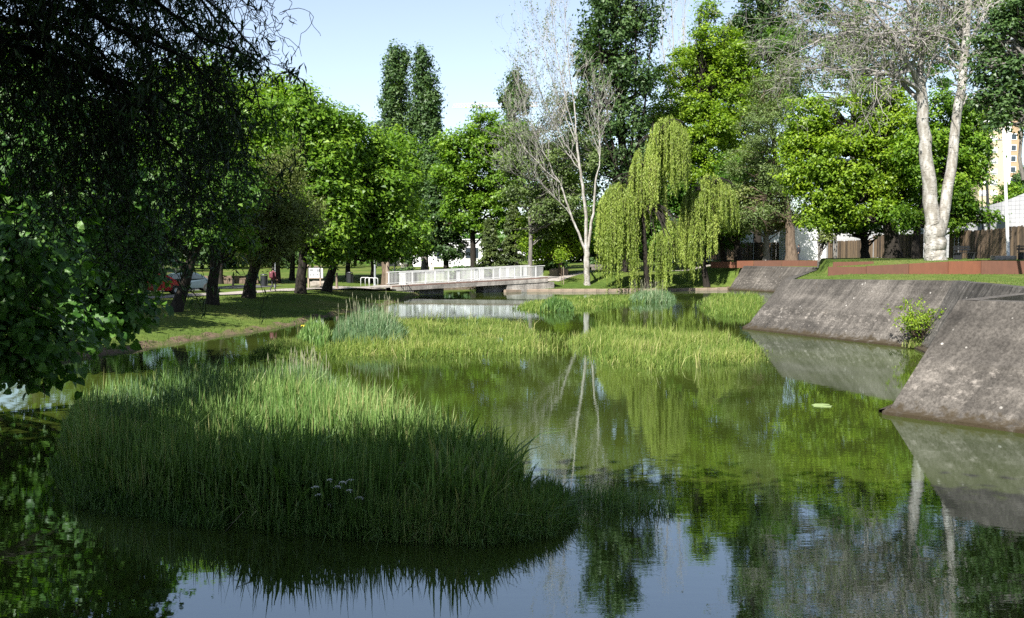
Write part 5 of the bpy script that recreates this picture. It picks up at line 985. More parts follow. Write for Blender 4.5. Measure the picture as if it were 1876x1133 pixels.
def block(name, label, px0, px1, Y, ytop, depth, mat, cat='building', group=None, wins=(), roof=None, z0=None, wmat=GLASS, shut=None, side=None):
    a = P(px0, 465, Y); b = P(px1, 465, Y); zt = P(px0, ytop, Y)[2]; g = gz1((a[0] + b[0]) / 2, Y) if z0 is None else z0; root = thing(name, ((a[0] + b[0]) / 2, Y, g), label, cat, group)
    m = MB(); w = b[0] - a[0]; m.box(((a[0] + b[0]) / 2, Y + depth / 2, (zt + g - .5) / 2), (w, depth, zt - g + .5)); wl_o = m.build('wall', mat, root)
    for (x0, x1, y0, y1) in wins:
        p0, p1 = P(x0, y1, Y), P(x1, y0, Y); cx, cz, ww, wh = (p0[0] + p1[0]) / 2, (p0[2] + p1[2]) / 2, p1[0] - p0[0], p1[2] - p0[2]; f_ = .06 if Y < 200 else .12
        m = MB()
        for sx in (-1, 1): m.box((cx + sx * (ww / 2), Y - .03, cz), (f_, .1, wh + f_))
        for sz in (-1, 1): m.box((cx, Y - .035, cz + sz * wh / 2), (ww - f_, .12, f_))
        fr = m.build('window', SHUTTER, root); MB().box((cx, Y - .012, cz), (ww, .03, wh)).build('pane', wmat, fr, org=np.array(root.location))
        if shut: MB().box((cx, Y - .04, cz + wh * .5 * (1 - shut)), (ww - f_, .04, wh * shut)).build('shutter', SHUTTER, fr, org=np.array(root.location))
    if roof:
        m = MB(); c = ((a[0] + b[0]) / 2, Y + depth / 2); o = .4
        V = [(a[0] - o, Y - o, zt), (b[0] + o, Y - o, zt), (b[0] + o, Y + depth + o, zt), (a[0] - o, Y + depth + o, zt), (a[0] - o, Y + depth / 2, zt + roof), (b[0] + o, Y + depth / 2, zt + roof)]
        m.add(V, [(0, 1, 5, 4), (2, 3, 4, 5), (3, 2, 1, 0)], [(0, 4, 3), (1, 2, 5)]); m.build('roof', SLATE, root)
    else: MB().box(((a[0] + b[0]) / 2, Y + depth / 2, zt + .08), (w + .25, depth + .25, .16)).build('roof', mat, root)
    return root, (a, b, zt, g)
block('white_house', 'long low white house with windows behind the middle of the bridge', 755, 905, 158, 440, 9, RENDER_WHITE, wins=[(838, 847, 454, 474), (853, 862, 454, 474), (868, 877, 454, 474), (884, 893, 454, 474), (800, 809, 454, 474), (770, 779, 454, 474)])
block('white_house', 'taller white gable standing behind the low white house between dark trunks', 790, 830, 172, 420, 9, RENDER_WHITE, wins=[(798, 805, 440, 455), (815, 822, 440, 455)], roof=1.4)
block('white_house', 'small pale house far behind the bicycle hoops', 690, 738, 165, 470, 8, RENDER_PALE, wins=[(696, 703, 474, 486), (712, 719, 474, 486)])
block('white_house', 'white house glimpsed between the white trunks and the shrubs', 905, 1085, 172, 458, 9, RENDER_WHITE, wins=[(915, 923, 468, 480), (960, 968, 468, 480), (1040, 1048, 468, 480)])
block('white_building', 'sunlit white building glimpsed behind the smaller willow', 1240, 1436, 131, 402, 7, RENDER_WHITE, wins=[(1300, 1306, 424, 440), (1330, 1336, 424, 440)])
block('plain_annex', 'plain wall in blue shade standing between two board fences', 1440, 1516, 114, 414, 3, RENDER_WHITE)
wn_ = [(x, x + 12, y, y + 9) for y in (190, 210, 230, 250, 270.5, 290.5, 310.5, 330.5, 350) for x in (1795, 1815)]
tw_root, tw_i = block('apartment_tower', 'tall yellow apartment tower with white shutters beyond the right trees', 1790, 1836, 260, 176, 12, RENDER_YELLOW, wins=wn_, z0=0, wmat=GLASS, shut=.75)
(a_, b_, zt_, g_) = tw_i
MB().box((b_[0] + .6, 260 - .15, zt_ / 2), (1.2, 1.0, zt_ + .4)).build('pilaster', RENDER_WHITE, tw_root)
MB().box((b_[0] + 2.7, 260 + 4, zt_ / 2 - .3), (3.0, 6.0, zt_ - .6)).build('stair_block', plain('tan_render', (.33, .23, .14), .85, var=.08, scale=.2), tw_root)
for i, y in enumerate((250, 270.5, 290.5, 310.5, 330.5)):
    z = P(1840, y, 260)[2]; w = MB().box((b_[0] + 2.7, 260 + .95, z), (1.5, .08, 1.6)).build('window', SHUTTER, tw_root); MB().box((b_[0] + 2.7, 260 + .9, z), (1.2, .06, 1.3)).build('pane', GLASS, w, org=np.array(tw_root.location))
def church():
    Y = 620; k = Y / F; c = P(1860, 312, Y); root = thing('church_tower', (c[0], Y, 0), 'small grey stone church tower with a pointed cap far off at the right edge', 'tower'); zt = P(1860, 293, Y)[2]; w = 17 * k
    m = MB()
    for sx in (-1, 1):
        for sy in (0, 1): m.box((c[0] + sx * w * .36, Y + sy * w * .72, zt / 2), (w * .28, w * .28, zt))
    m.box((c[0], Y + w * .36, zt * .40), (w * .95, w * .95, zt * .80)); m.box((c[0], Y + w * .36, zt - .4), (w * .94, w * .94, .9)); m.build('shaft', STONE, root)
    MB().box((c[0], Y + w * .36, zt + .5), (w * 1.2, w * 1.2, .9)).build('cornice', STONE, root)
    MB().lathe([(w * .42, 0), (w * .36, 1.2), (w * .2, 3.4), (.1, 5.6)], (c[0], Y + w * .36, zt + .9), 8).build('cap', STONE, root); MB().box((c[0], Y + w * .36, zt + 7.4), (.22, .22, 2.2)).box((c[0], Y + w * .36, zt + 7.7), (1.1, .2, .2)).build('cross', DARK_METAL, root)
    pm = MB().lathe([(.5, 0), (.5, .8), (.2, 1.2), (.05, 2.6)], (0, 0, 0), 6).mesh('pinnacle', STONE)
    for sx in (-1, 1):
        for sy in (0, 1): link('pinnacle', pm, root, (sx * w * .5, w * .36 + (sy - .5) * w, zt + .95))
    MB().lathe([(.1, 1.3), (.7, 1.1), (.9, .2), (1.2, 0)], (c[0], Y + w * .3, zt - 5), 10).build('bell', DARK_METAL, root)
church()
def crane():
    Y = 480; a, b = P(829, 198, Y), P(985, 195, Y); h = 1.9; root = thing('tower_crane', (P(935, 300, Y)[0], Y, 0), 'thin pale tower crane jib far away above the rounded bright tree', 'crane'); n = 26; R = plain('crane_paint', (.62, .50, .44), .6)
    c0 = [a + (b - a) * i / n for i in range(n + 1)]; po = []; r = .11
    for s in (-.7, .7): po.append((np.array([p + (0, s, 0) for p in c0]), np.full(n + 1, r)))
    po.append((np.array([p + (0, 0, h) for p in c0[1:]]), np.full(n, r)))
    for i in range(n):
        for s in (-.7, .7): po.append((np.array([c0[i] + (0, s, 0), (c0[i] + c0[i + 1]) / 2 + (0, 0, h)]), np.full(2, .07))); po.append((np.array([(c0[i] + c0[i + 1]) / 2 + (0, 0, h), c0[i + 1] + (0, s, 0)]), np.full(2, .07)))
    MB().tubes(po, 4).build('jib', R, root); x = root.location[0]; zt = a[2]; po = [(np.array([(x + sx, Y + sy, -1), (x + sx, Y + sy, zt)]), np.full(2, .14)) for sx in (-.9, .9) for sy in (-.9, .9)]
    for i in range(24): po.append((np.array([(x - .9 if i % 2 else x + .9, Y - .9, zt * i / 24), (x + .9 if i % 2 else x - .9, Y - .9, zt * (i + 1) / 24)]), np.full(2, .08)))
    MB().tubes(po, 4).build('mast', R, root); MB().box((x + 1.3, Y - 1.2, zt - 1.2), (1.4, 1.6, 2.0)).build('cab', WHITE_PAINT, root)
crane()

# ------------------------------------------------------------------ posts, lamps, railings
def pole(name, label, px, ybot, ytop, Y, r, mat, cat, group=None, lean=0, head=None):
    b = P(px, ybot, Y); b[2] = gz1(b[0], b[1]); t = P(px + lean, ytop, Y); root = thing(name, b, label, cat, group)
    m = MB(); m.tube([b - (0, 0, .2), b + (t - b) * .5, t], [r, r * .9, r * .75], 12, cap=True); m.build('pole', mat, root, smooth=False)
    MB().lathe([(r * 2.0, 0), (r * 2.0, .03), (r * 1.2, .06), (r * 1.05, .22)], b, 12).build('base', mat, root)
    if head == 'double':
        MB().box(t + (0, 0, .05), (3.4, .10, .10)).build('arm', mat, root)
        for s in (-1, 1): MB().box(t + (s * 1.55, 0, .10), (1.0, .34, .16), bev=.04).build('lamp_head', mat, root)
    if head == 'single': MB().tube([t, t + (0, 0, .25), t + (-.5, 0, .3)], .035, 6).build('arm', mat, root); MB().box(t + (-.8, 0, .28), (.7, .26, .12), bev=.03).build('lamp_head', mat, root)
    if head == 'spot': MB().box(t + (-.12, 0, -.35), (.16, .2, .3), bev=.03).build('lamp_head', DARK_METAL, root)
    return root
pole('lamp_post', 'white lamp post on the terrace at the right edge, in front of the pale fence', 1848, 471, 232, 61, .10, WHITE_PAINT, 'lamp post', lean=-10, head='single')
pole('lamp_post', 'grey double-armed lamp post in front of the yellow tower', 1810, 430, 258, 125, .16, STEEL, 'lamp post', lean=-1, head='double')
pole('lamp_post', 'black leaning pole before the curved white building', 1815, 440, 308, 84, .13, DARK_METAL, 'pole', lean=-8)
pole('lamp_post', 'thin dark pole with a small spotlight left of the black leaning pole', 1802, 440, 332, 83, .06, DARK_METAL, 'pole', lean=-3, head='spot')
pole('lamp_post', 'grey metal pole behind the bicycle hoops', 687, 520, 473, 99, .12, STEEL, 'pole')
pole('timber_post', 'thick weathered timber post left of the bridge end', 710, 521, 470, 97, .22, WOOD_POST, 'post')
pole('lamp_post', 'slim black post at the left end of the bridge railing', 723, 521, 470, 96, .07, DARK_METAL, 'pole')
pole('timber_post', 'short timber stake left of the bicycle hoops on the grass', 617, 526, 500, 84, .11, WOOD_POST, 'post')
pole('lamp_post', 'thin grey pole rising behind the walking person', 504, 532, 478, 84, .05, STEEL, 'pole')
pole('timber_post', 'pale thin post beyond the lawn near the low stone wall', 427, 530, 506, 86, .09, WOOD_POST, 'post')
def hoop(px, Y, w, label):
    b = P(px, 525, Y); b[2] = gz1(b[0], b[1]); root = thing('bicycle_hoop', b, label, 'bicycle rack', 'steel bicycle hoops'); r = .14; h = .85; a = np.linspace(math.pi, 0, 7)
    pts = [(-w / 2, -.1)] + [(-w / 2 + r + r * math.cos(q), h - r + r * math.sin(q)) for q in a[:4]] + [(w / 2 - r + r * math.cos(q), h - r + r * math.sin(q)) for q in a[3:]] + [(w / 2, -.1)]
    MB().tube([b + (x, .12 * x, z) for x, z in pts], .032, 8).build('tube', WHITE_PAINT, root, smooth=True)
    for s in (-1, 1): MB().lathe([(.09, 0), (.09, .015), (.04, .02)], b + (s * w / 2, .12 * s * w / 2, .005), 10).build('foot_plate', WHITE_PAINT, root)
hoop(669, 92.5, .8, 'leftmost of the three pale bicycle hoops by the bridge'); hoop(677, 94, .8, 'middle one of the three pale bicycle hoops by the bridge'); hoop(684, 95.5, .85, 'rightmost of the three pale bicycle hoops by the bridge')
def railing(label, p0, p1, Y0, Y1, h, mat, nb):
    a, b = P(p0[0], p0[1], Y0), P(p1[0], p1[1], Y1); a[2] = gz1(a[0], a[1]); b[2] = gz1(b[0], b[1]); root = thing('metal_railing', a, label, 'railing', 'metal railings'); m = MB()
    for z in (h, .15): m.tube([a + (0, 0, z), b + (0, 0, z)], .03, 6)
    MB().tube([a + (0, 0, h), b + (0, 0, h)], .035, 6).build('rail', mat, root); MB().tube([a + (0, 0, .15), b + (0, 0, .15)], .03, 6).build('rail', mat, root)
    bm = MB().box((0, 0, h / 2), (.035, .035, h)).mesh('bar', mat); pm = MB().box((0, 0, h / 2), (.08, .08, h + .1)).mesh('post', mat)
    for i in range(nb + 1): p = a + (b - a) * i / nb; link('post' if i % 10 == 0 else 'bar', pm if i % 10 == 0 else bm, root, tuple(p - a))
railing('dark green metal railing between the two willows beyond the lawn', (1095, 492), (1330, 490), 121, 116, 1.9, DARK_GREEN, 60)
railing('dark metal railing in shade beyond the parked cars', (180, 510), (345, 508), 92, 98, 2.0, DARK_METAL, 70)
def stone_wall(name, label, px0, px1, Y, h, mat, seed, cw=.7, rows=2):
    a, b = P(px0, 500, Y), P(px1, 500, Y); g = gz1((a[0] + b[0]) / 2, Y); root = thing(name, ((a[0] + b[0]) / 2, Y, g), label, 'wall', 'low stone walls'); r = random.Random(seed); ms = [MB().box((0, 0, 0), (cw - .02 + .04 * k, .38, h / rows - .015), bev=.025).mesh('stone', mat) for k in range(2)]
    for j in range(rows):
        x = a[0] + (cw / 2 if j % 2 else cw)
        while x < b[0]: link('stone', r.choice(ms), root, (x - root.location[0], r.uniform(-.03, .03), h / rows * (j + .5) - .03), (0, 0, r.uniform(-.03, .03))); x += cw + .03
stone_wall('stone_wall', 'low brown stone wall beyond the lawn on the left', 340, 470, 94, .8, plain('brown_stone', (.12, .085, .06), .9, var=.35, scale=3), 1)
stone_wall('stone_wall', 'low dark stone wall behind the far lawn right of the white trunks', 1078, 1130, 121, .7, STONE, 2)
def rock(name, label, px, py, Y, size, seed, mat, group=None, cat='stone'):
    rng = np.random.default_rng(seed); b = P(px, py, Y); b[2] = gz1(b[0], b[1]); m = MB().box((0, 0, size[2] / 2 - .05), size, bev=min(size) * .14); v = m.v[0]; v += rng.normal(0, .035 * max(size), v.shape) * (1, 1, .6); m.v[0] = v + b; return tag(m.build(name, mat, org=b), label, cat, group)
rock('stone_block', 'large sandstone block left of the white trunks beyond the lawn', 1024, 503, 110, (1.9, 1.3, 1.15), 1, SANDSTONE, 'stone blocks')
rock('stone_block', 'pale square stone block under the notice board', 584, 522, 85, (1.3, .8, .55), 2, STONE, 'stone blocks')
rock('stone_block', 'flat granite block at the foot of the white lamp post', 1838, 471, 60.5, (1.3, .7, .28), 3, STONE, 'stone blocks')
def notice():
    b = P(578, 527, 83); b[2] = gz1(b[0], b[1]); root = thing('notice_board', b, 'white notice board on two timber legs beside the path', 'notice board'); k = 83 / F
    for x in (-13, 9): MB().box(b + (x * k, 0, .95), (.11, .11, 2.0 if x < 0 else 1.5)).build('leg', WOOD_POST, root)
    z = .78 + .55; MB().box(b + (0, -.02, z), (28 * k, .07, .92), bev=.01).build('panel', WHITE_PAINT, root); MB().box(b + (0, -.02, z - .5), (28 * k, .09, .07)).build('ledge', WOOD_POST, root)
    MB().box(b + (0, 0, z + .5), (30 * k, .3, .05)).build('roof', WOOD_POST, root)
    pr = plain('printed_paper', (.22, .23, .24), .7, var=.5, scale=14)
    for x, zz, w, h in ((-7, .18, .30, .2), (-9, -.2, .12, .18), (-3, -.2, .12, .18), (4, -.18, .2, .14), (5, .16, .24, .22)): MB().box(b + (x * k, -.06, z + zz), (w, .012, h)).build('printed_sheet', pr, root)
notice()
def bin_(px, py, Y, label):
    b = P(px, py, Y); b[2] = gz1(b[0], b[1]); root = thing('litter_bin', b, label, 'bin'); MB().lathe([(.0, .0), (.24, 0), (.27, .9), (.28, .92), (.25, .92), (.22, .5)], b, 14).build('body', DARK_METAL, root, smooth=False); MB().lathe([(.3, .98), (.26, 1.06), (0, 1.1)], b, 14).build('lid', DARK_METAL, root)
    for s in (-1, 1): MB().box(b + (s * .29, 0, .5), (.05, .06, 1.0)).build('post', DARK_METAL, root)
bin_(484, 533, 86, 'dark litter bin left of the walking person'); bin_(641, 521, 98, 'dark litter bin in shade left of the bicycle hoops')
def bench(px, py, Y, label, mat, rz=0.0):
    b = P(px, py, Y); b[2] = gz1(b[0], b[1]); root = thing('park_bench', b, label, 'bench', 'park benches', rz)
    for i in range(3): MB().box((0, -.16 + i * .16, .45), (1.6, .12, .04)).build('seat_slat', mat, root, org=(0, 0, 0))
    for i in range(2): MB().box((0, .24 + .03 * i, .65 + .16 * i), (1.6, .035, .12)).build('back_slat', mat, root, org=(0, 0, 0))
    for s in (-1, 1): MB().box((s * .65, 0, .22), (.07, .42, .43)).box((s * .65, .27, .45), (.07, .05, .9)).build('leg', DARK_METAL, root, org=(0, 0, 0))
bench(1768, 473, 64, 'dark bench in front of the dark fence right of the white double trunk', DARK_METAL, .5); bench(1890, 472, 60, 'dark timber bench at the right edge below the pale fence', WOOD, .1)
bench(960, 497, 121, 'pale bench beyond the right end of the bridge', SANDSTONE); bench(866, 498, 121, 'small dark bench behind the middle of the bridge railing', DARK_METAL)

# ------------------------------------------------------------------ parked cars, sign
def car(label, px, Y, colour, rz, rough=.25):
    b = P(px, 540, Y); b[2] = gz1(b[0], b[1]) + .02; root = thing('parked_car', b, label, 'car', 'cars parked beyond the path', rz); paint = plain('car_paint', colour, rough, var=.05, spec=.6)
    prof = [(-2.05, .30), (-2.1, .62), (-1.98, .86), (-1.6, .92), (-1.05, 1.36), (-.4, 1.46), (.45, 1.44), (1.0, 1.2), (1.32, .95), (1.9, .84), (2.08, .62), (2.05, .30)]; n = len(prof); W_ = [.82, .86, .85, .84, .66, .62, .62, .68, .82, .82, .82, .80]
    m = MB(); V = np.array([(x, s * w, z) for s in (-1, 1) for (x, z), w in zip(prof, W_)]); m.add(V, [(i, i + 1, n + i + 1, n + i) for i in range(n - 1)] + [(n - 1, 0, n, 2 * n - 1)], [(0, i + 1, i) for i in range(1, n - 1)] + [(n, n + i, n + i + 1) for i in range(1, n - 1)]); m.build('body', paint, root, org=(0, 0, 0))
    for s in (-1, 1):
        for q in ([(-1.38, .97), (-.98, 1.30), (-.42, 1.38), (-.42, .97)], [(-.34, .97), (-.34, 1.38), (.42, 1.36), (.9, 1.15), (1.1, .97)]):
            k = len(q); m = MB(); o = .012; yy = lambda z: s * (np.interp(z, [.9, 1.45], [.845, .63]) + o); m.add([(x, yy(z), z) for x, z in q] + [(x, yy(z) - s * .03, z) for x, z in q], [(i, (i + 1) % k, k + (i + 1) % k, k + i) for i in range(k)], [((0, i, i + 1) if s < 0 else (0, i + 1, i)) for i in range(1, k - 1)]); m.build('window', GLASS, root, org=(0, 0, 0))
    for x0, z0, x1, z1 in ((-1.62, .94, -1.1, 1.33), (1.28, .98, .55, 1.42)):
        m = MB(); d = .02 if x0 < 0 else -.02; m.add([(x0 - d, -.66, z0 + .02), (x0 - d, .66, z0 + .02), (x1 - d, .56, z1 + .02), (x1 - d, -.56, z1 + .02)], [(0, 1, 2, 3)]); m.build('windscreen', GLASS, root, org=(0, 0, 0))
    for x in (-1.28, 1.32):
        for s in (-1, 1):
            m = MB(); m.lathe([(.18, -.1), (.31, -.1), (.33, -.07), (.33, .07), (.31, .1), (.18, .1)], (0, 0, 0), 18); w = m.build('wheel', RUBBER, root, org=(0, 0, 0)); w.location = (x, s * .76, .32); w.rotation_euler = (math.pi / 2, 0, 0); MB().lathe([(0, .06), (.15, .07), (.19, .1), (.19, -.1), (.15, -.07), (0, -.06)], (0, 0, 0), 14).build('rim', STEEL, w, org=(0, 0, 0))
    hl = plain('lamp_glass', (.6, .6, .6), .2); tl = plain('tail_lamp', (.35, .02, .02), .3)
    for s in (-1, 1): MB().box((2.02, s * .6, .68), (.1, .3, .14), bev=.02).build('headlight', hl, root, org=(0, 0, 0)); MB().box((-2.04, s * .68, .74), (.08, .2, .18), bev=.02).build('tail_light', tl, root, org=(0, 0, 0))
car('bright red parked car half hidden by the big hanging leaves', 284, 69, (.42, .012, .015), math.radians(28)); car('dark blue-grey parked car nose beside the leaning trunk', 343, 74, (.05, .075, .095), math.radians(30)); car('light blue parked car glimpsed low through the big leaves', 190, 66, (.16, .24, .42), math.radians(26)); car('silver parked car nearest the left edge behind the big leaves', 110, 63, (.42, .42, .44), math.radians(24))
def sign():
    b = P(251, 530, 74); b[2] = gz1(b[0], b[1]); t = P(251, 497, 74); root = thing('striped_sign', b, 'small blue, red and white sign showing through the big leaves', 'sign'); MB().tube([b - (0, 0, .2), t + (0, 0, .45)], .04, 8).build('post', STEEL, root)
    MB().box(t + (0, -.06, -.1), (.62, .04, .42)).build('panel', WHITE_PAINT, root); MB().box(t + (-.03, -.07, .2), (.66, .04, .17)).build('red_band', plain('sign_red', (.5, .02, .03), .5), root); MB().box(t + (0, -.06, .38), (.60, .04, .17)).build('blue_band', plain('sign_blue', (.02, .03, .38), .5), root)
sign()

# ------------------------------------------------------------------ people
def clothed(name, cuts):
    m, nt, N, L, b = new_mat(name); o = objc(N); sep = N.new('ShaderNodeSeparateXYZ'); L.new(o, sep.inputs[0]); mr = N.new('ShaderNodeMath'); mr.operation = 'MULTIPLY'; L.new(sep.outputs[2], mr.inputs[0]); mr.inputs[1].default_value = .5
    r = ramp(N, cuts, 'CONSTANT'); L.new(mr.outputs[0], r.inputs[0]); L.new(r.outputs[0], b.inputs['Base Color']); b.inputs['Roughness'].default_value = .8; return m
def skin_body(name, joints, edges, mat, parent):
    me = bpy.data.meshes.new(name); me.from_pydata([j[:3] for j in joints], edges, []); o = bpy.data.objects.new(name, me); COL.objects.link(o); o.parent = parent; me.materials.append(mat)
    md = o.modifiers.new('skin', 'SKIN'); md.use_smooth_shade = True
    if not me.skin_vertices: me.skin_vertices.new(name='')
    for i, j in enumerate(joints): me.skin_vertices[0].data[i].radius = (j[3], j[4] if len(j) > 4 else j[3]); me.skin_vertices[0].data[i].use_root = (i == 0)
    sb = o.modifiers.new('smooth', 'SUBSURF'); sb.levels = 1; sb.render_levels = 2; return o
def person(label, px, py, Y, face, stride, cloth, jacket, pack, armbend=.0, height=1.72):
    b = P(px, py, Y); b[2] = gz1(b[0], b[1]) + .02; root = thing('person', b, label, 'person', rz=face); s = stride; h = height / 1.74
    J = [(0, 0, .95, .13, .10), (0, 0, 1.12, .125, .095), (0, 0, 1.32, .155, .105), (0, 0, 1.46, .10, .08), (0, 0, 1.53, .052, .055), (0, .015, 1.60, .072, .085), (0, .01, 1.68, .07, .088), (0, .0, 1.73, .045, .06),
         (.17, 0, 1.42, .058), (.22, -.06 * s, 1.15, .045), (.22, .10 * s + armbend, .92, .034), (-.17, 0, 1.42, .058), (-.22, .08 * s, 1.15, .045), (-.22, .2 * s + armbend, .94, .034),
         (.09, .0, .88, .088), (.095, .16 * s, .50, .058), (.095, .06 * s, .09, .042), (.095, .06 * s + .15, .04, .038), (-.09, .0, .88, .088), (-.095, .02 * s, .49, .058), (-.095, -.32 * s, .12, .042), (-.095, -.32 * s + .14, .05, .038)]
    J = [tuple(a * h for a in j) for j in J]
    E = [(0, 1), (1, 2), (2, 3), (3, 4), (4, 5), (5, 6), (6, 7), (3, 8), (8, 9), (9, 10), (3, 11), (11, 12), (12, 13), (0, 14), (14, 15), (15, 16), (16, 17), (0, 18), (18, 19), (19, 20), (20, 21)]
    skin_body('body', J, E, cloth, root)
    for sx in (-1, 1):
        hd = np.array(J[10 if sx > 0 else 13][:3]); fp = [(np.array([hd, hd + (sx * .005, .01, -.09)]), np.array((.028, .03)))]
        for k in range(4): o = np.array((0, -.03 + .02 * k, -.08)); fp.append((np.array([hd + o, hd + o + (0, .004, -.035 - .006 * (k in (1, 2))), hd + o + (-sx * .012, .012, -.075)]), np.array((.009, .0085, .006))))
        fp.append((np.array([hd + (0, .025, -.03), hd + (-sx * .012, .05, -.06), hd + (-sx * .015, .055, -.085)]), np.array((.01, .009, .007)))); MB().tubes(fp, 6).build('hand', SKIN, root, org=(0, 0, 0))
    a = np.array(J[6][:3]); MB().lathe([(.0, .13), (.05, .12), (.088, .06), (.095, 0), (.088, -.05), (.07, -.09)], a + (0, -.02, .0), 14).build('hair', HAIR, root, org=(0, 0, 0), smooth=True)
    if jacket is not None: MB().lathe([(.165, -.48), (.185, -.42), (.178, -.2), (.195, -.02), (.16, .07), (.07, .12)], (0, 0, 1.38 * h), 14).build('jacket', jacket, root, org=(0, 0, 0), smooth=True)
    if pack is not None:
        pk_ = MB().box((0, -.24, 1.24 * h), (.32, .17, .50), bev=.06).build('backpack', pack, root, org=(0, 0, 0)); MB().box((0, -.335, 1.14 * h), (.24, .05, .2), bev=.02).build('pocket', pack, pk_, org=(0, 0, 0)); MB().box((0, -.33, 1.40 * h), (.05, .02, .03)).build('badge', WHITE_PAINT, pk_, org=(0, 0, 0))
    return root
TR = (.012, .012, .016)
person('person walking away on the path in a maroon jacket with a backpack and dark trousers', 501, 538, 74, math.radians(-18), 1.0, clothed('walker_clothes', [(0, (.01, .01, .012)), (.05, TR), (.46, (.10, .022, .032)), (.755, (.42, .26, .19))]), CLOTH_MAROON, CLOTH_MAROON, .05)
person('tiny far person in a white top and black trousers beyond the bridge', 791, 497, 118, math.radians(180), .3, clothed('far_clothes', [(0, TR), (.47, (.62, .58, .56)), (.755, (.42, .26, .19))]), CLOTH_WHITE, None)
person('person in black standing half hidden beside the brown sunlit trunk', 1463, 476, 107, math.radians(80), .2, clothed('dark_clothes', [(0, TR), (.755, (.42, .26, .19))]), CLOTH_BLACK, None)

# ------------------------------------------------------------------ small plants and details
def wall_bush():
    rng = np.random.default_rng(5); c = P(1682, 600, 39.9); b = np.array((c[0], c[1], .25)); root = thing('wall_bush', b, 'yellow-green bush growing from the foot of the wall corner', 'bush'); st_ = []; tips = []
    for i in range(34): branch(st_, b + rng.normal(0, .12, 3) * (1, .5, .3), rng.normal(0, .34, 3) + (-.05, -.15, 1.1), rng.uniform(.5, 1.1), .012, 2, rng, 5, .2, .05, (2, 3), (.3, .7), (.45, .7), tips, .004)
    MB().tubes(st_, 3).build('stems', BARK_BROWN, root)['kind'] = 'stuff'; C = np.vstack([t[rng.integers(1, 5, 9)] + rng.normal(0, .05, (9, 3)) for t in tips]); n = len(C); k = rng.random(n) < np.clip((C[:, 2] - .3) / .9, .25, 1); C = C[k]; n = len(C); m = MB(); L = rng.uniform(.06, .13, n); add_leaves(m, C, rng.normal(0, 1, (n, 3)) + (0, -.3, .7), L, L * .6, rng, np.clip(rng.normal(.5, .25, n), 0, 1), .3); o = m.build('foliage', LEAF_LIME, root, tint=True); o['kind'] = 'stuff'
    fr = np.random.default_rng(6); m = MB(); xy = b[:2] + fr.normal(0, .22, (420, 2)); blades(m, xy, .05, fr.uniform(.2, .55, 420), .022, np.abs(fr.normal(.3, .3, 420)), fr, np.clip(fr.normal(.6, .25, 420), 0, 1), .6); o = m.build('dry_grass', MARSH, root, tint=True); o['kind'] = 'stuff'
wall_bush()
def sapling():
    rng = np.random.default_rng(8); b = P(1029, 521, 103); b[2] = gz1(b[0], b[1]); root = thing('sapling', b, 'thin young sapling tied to a stake on the far lawn', 'tree'); MB().tube([b - (0, 0, .2), b + (.02, 0, 1.4), b + (0, 0, 2.9)], [.035, .03, .02], 6).build('trunk', BARK_BROWN, root); MB().tube([b + (.2, 0, -.2), b + (.2, 0, 1.9)], .035, 6).build('stake', WOOD_POST, root)
    m = MB(); C = b + (0, 0, 3.0) + rng.normal(0, .45, (420, 3)) * (1, 1, .9); add_leaves(m, C, rng.normal(0, 1, (420, 3)) + (0, 0, .5), .2, .12, rng, np.clip(rng.normal(.5, .2, 420), 0, 1)); o = m.build('crown', LEAF_LIME, root, tint=True); o['kind'] = 'stuff'
sapling()
FL = [(578, 893), (604, 880), (618, 892), (642, 880), (640, 899), (658, 912), (584, 907), (604, 926), (628, 884)]
fm = []
for k in range(3):
    rng = np.random.default_rng(k); m = MB(); P_ = np.c_[rng.normal(0, .024, (60, 2)), np.zeros(60)]; P_[:, 2] = .012 - 6 * (P_[:, 0] ** 2 + P_[:, 1] ** 2); add_leaves(m, P_, rng.normal(0, .3, (60, 3)) + (0, 0, 1), .016, .014, rng, .5); fm.append(m.mesh('flower_head', PETAL_WHITE))
for i, (px, py) in enumerate(FL):
    Y = 13.25 + .10 * (i % 4); h = P(px, py, Y); b = np.array((h[0] + .05, Y + .05, 0.0)); root = thing('umbel_flower', b, 'small white umbel flower standing in the dark front reeds', 'flower', 'white umbel flowers in the front reeds'); MB().tube([b - (0, 0, .05), (b + h) / 2 + (.02, 0, .03), h - (0, 0, .01)], .005, 5).build('stem', STEM, root); link('flower_head', fm[i % 3], root, tuple(h - b))
ym = MB(); rng = np.random.default_rng(9)
for s in range(5): a = s * 1.256; ym.add([(0, 0, 0), (.09 * math.cos(a - .4), .09 * math.sin(a - .4), .05), (.13 * math.cos(a), .13 * math.sin(a), -.02), (.09 * math.cos(a + .4), .09 * math.sin(a + .4), .05)], [(0, 1, 2, 3)])
ym = ym.mesh('petals', PETAL_YELLOW)
for i, (px, py, Y) in enumerate([(556, 598, 43.5), (575, 600, 43), (561, 604, 43.8), (590, 606, 43.2)]):
    h = P(px, py, Y); b = np.array((h[0], Y, 0.0)); root = thing('iris_flower', b, 'yellow iris flower above the sword leaves left of the tall reeds', 'flower', 'yellow iris flowers'); MB().tube([b - (0, 0, .1), h], .012, 5).build('stem', STEM, root); link('petals', ym, root, tuple(h - b))
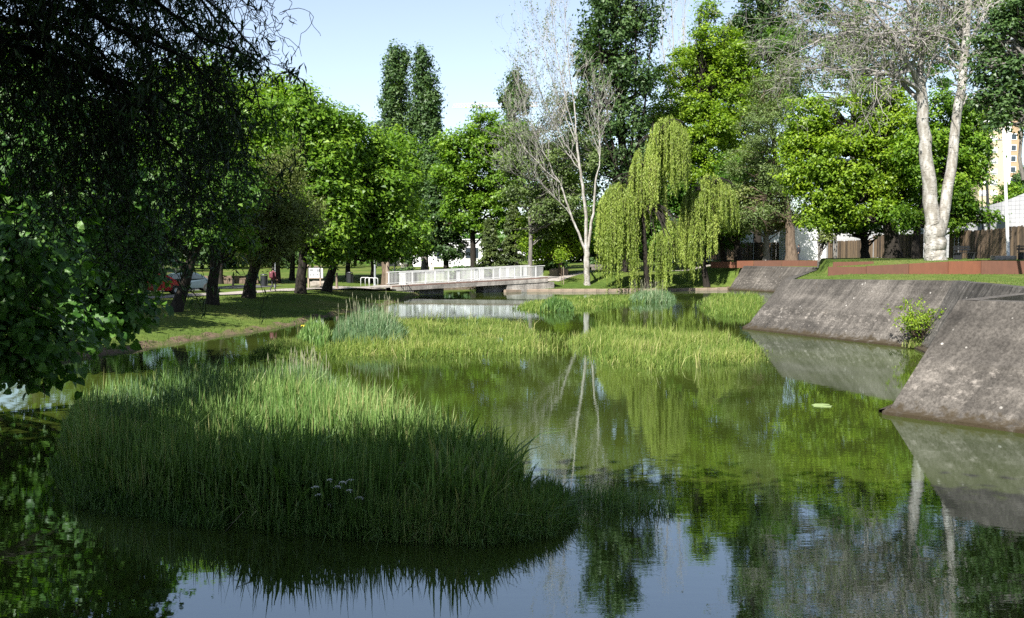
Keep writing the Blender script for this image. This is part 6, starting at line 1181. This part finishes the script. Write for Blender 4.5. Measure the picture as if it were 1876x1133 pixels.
def lily(px, py, w, d, label):
    c = G(px, py, .012); rng = np.random.default_rng(int(px)); n = 15; a = np.linspace(.2, 2 * math.pi - .2, n); k = c[1] / F; r = rng.uniform(.85, 1.1, n); V = np.c_[c[0] + w * k * r * np.cos(a), c[1] + d * r * np.sin(a), np.full(n, .012) + rng.normal(0, .002, n)]; V = np.vstack([V, [c]]); m = MB(); m.add(np.vstack([V, V - (0, 0, .01)]), [(i, i + 1, n + 2 + i, n + 1 + i) for i in range(n - 1)], [(i, i + 1, n) for i in range(n - 1)]); return tag(m.build('floating_leaf', plain('algae', (.20, .26, .10), .5), org=c), label, 'leaf')
lily(1506, 743, 19, .30, 'pale green floating leaf patch on the open water before the middle wall')
def tall_stalks(poly, n, h, seed, name):
    rng = np.random.default_rng(seed); xy = in_poly([XY(*p) for p in poly], n, rng); po = []; m = MB()
    for x, y in xy: H = h * rng.uniform(.75, 1.15); d = rng.normal(0, .08, 2); po.append((np.array([(x, y, -.1), (x + d[0] * .4, y + d[1] * .4, H * .6), (x + d[0], y + d[1], H)]), np.array((.006, .005, .004)))); m.add(*(lambda q: (q, [(0, 1, 2, 3)]))([(x + d[0] - .011, y + d[1], H - .08), (x + d[0], y + d[1] - .006, H + .10), (x + d[0] + .011, y + d[1], H - .06), (x + d[0], y + d[1] + .01, H - .14)]))
    m.tubes(po, 3); tag(m.build(name, plain('seed_heads', (.22, .22, .14), .8)), kind='stuff')
tall_stalks([(620, 630), (730, 632), (740, 612), (640, 608)], 34, 1.75, 1, 'seed_stalks'); tall_stalks([(470, 735), (560, 722), (620, 748), (520, 765)], 40, 1.25, 2, 'seed_stalks'); tall_stalks([(1150, 556), (1215, 556), (1225, 545), (1160, 546)], 40, 1.5, 3, 'seed_stalks')

def specks(n, seed):
    rng = np.random.default_rng(seed); m = MB(); xy = in_poly([XY(700, 1130), XY(1800, 1130), XY(1560, 760), XY(1420, 680), XY(1000, 690), XY(1010, 880), XY(1200, 960), XY(900, 1010)], n, rng)
    for x, y in xy: a = rng.uniform(0, 6.28); r = rng.uniform(.008, .03) * (1 if rng.random() < .9 else 1.8); m.add([(x + r * math.cos(a), y + r * math.sin(a), .006), (x - r * .4 * math.sin(a), y + r * .4 * math.cos(a), .008), (x - r * math.cos(a), y - r * math.sin(a), .006), (x + r * .4 * math.sin(a), y - r * .4 * math.cos(a), .007)], [(0, 1, 2, 3)], qtint=[rng.random()])
    tag(m.build('floating_debris', MARSH, tint=True), kind='stuff')
specks(170, 4)
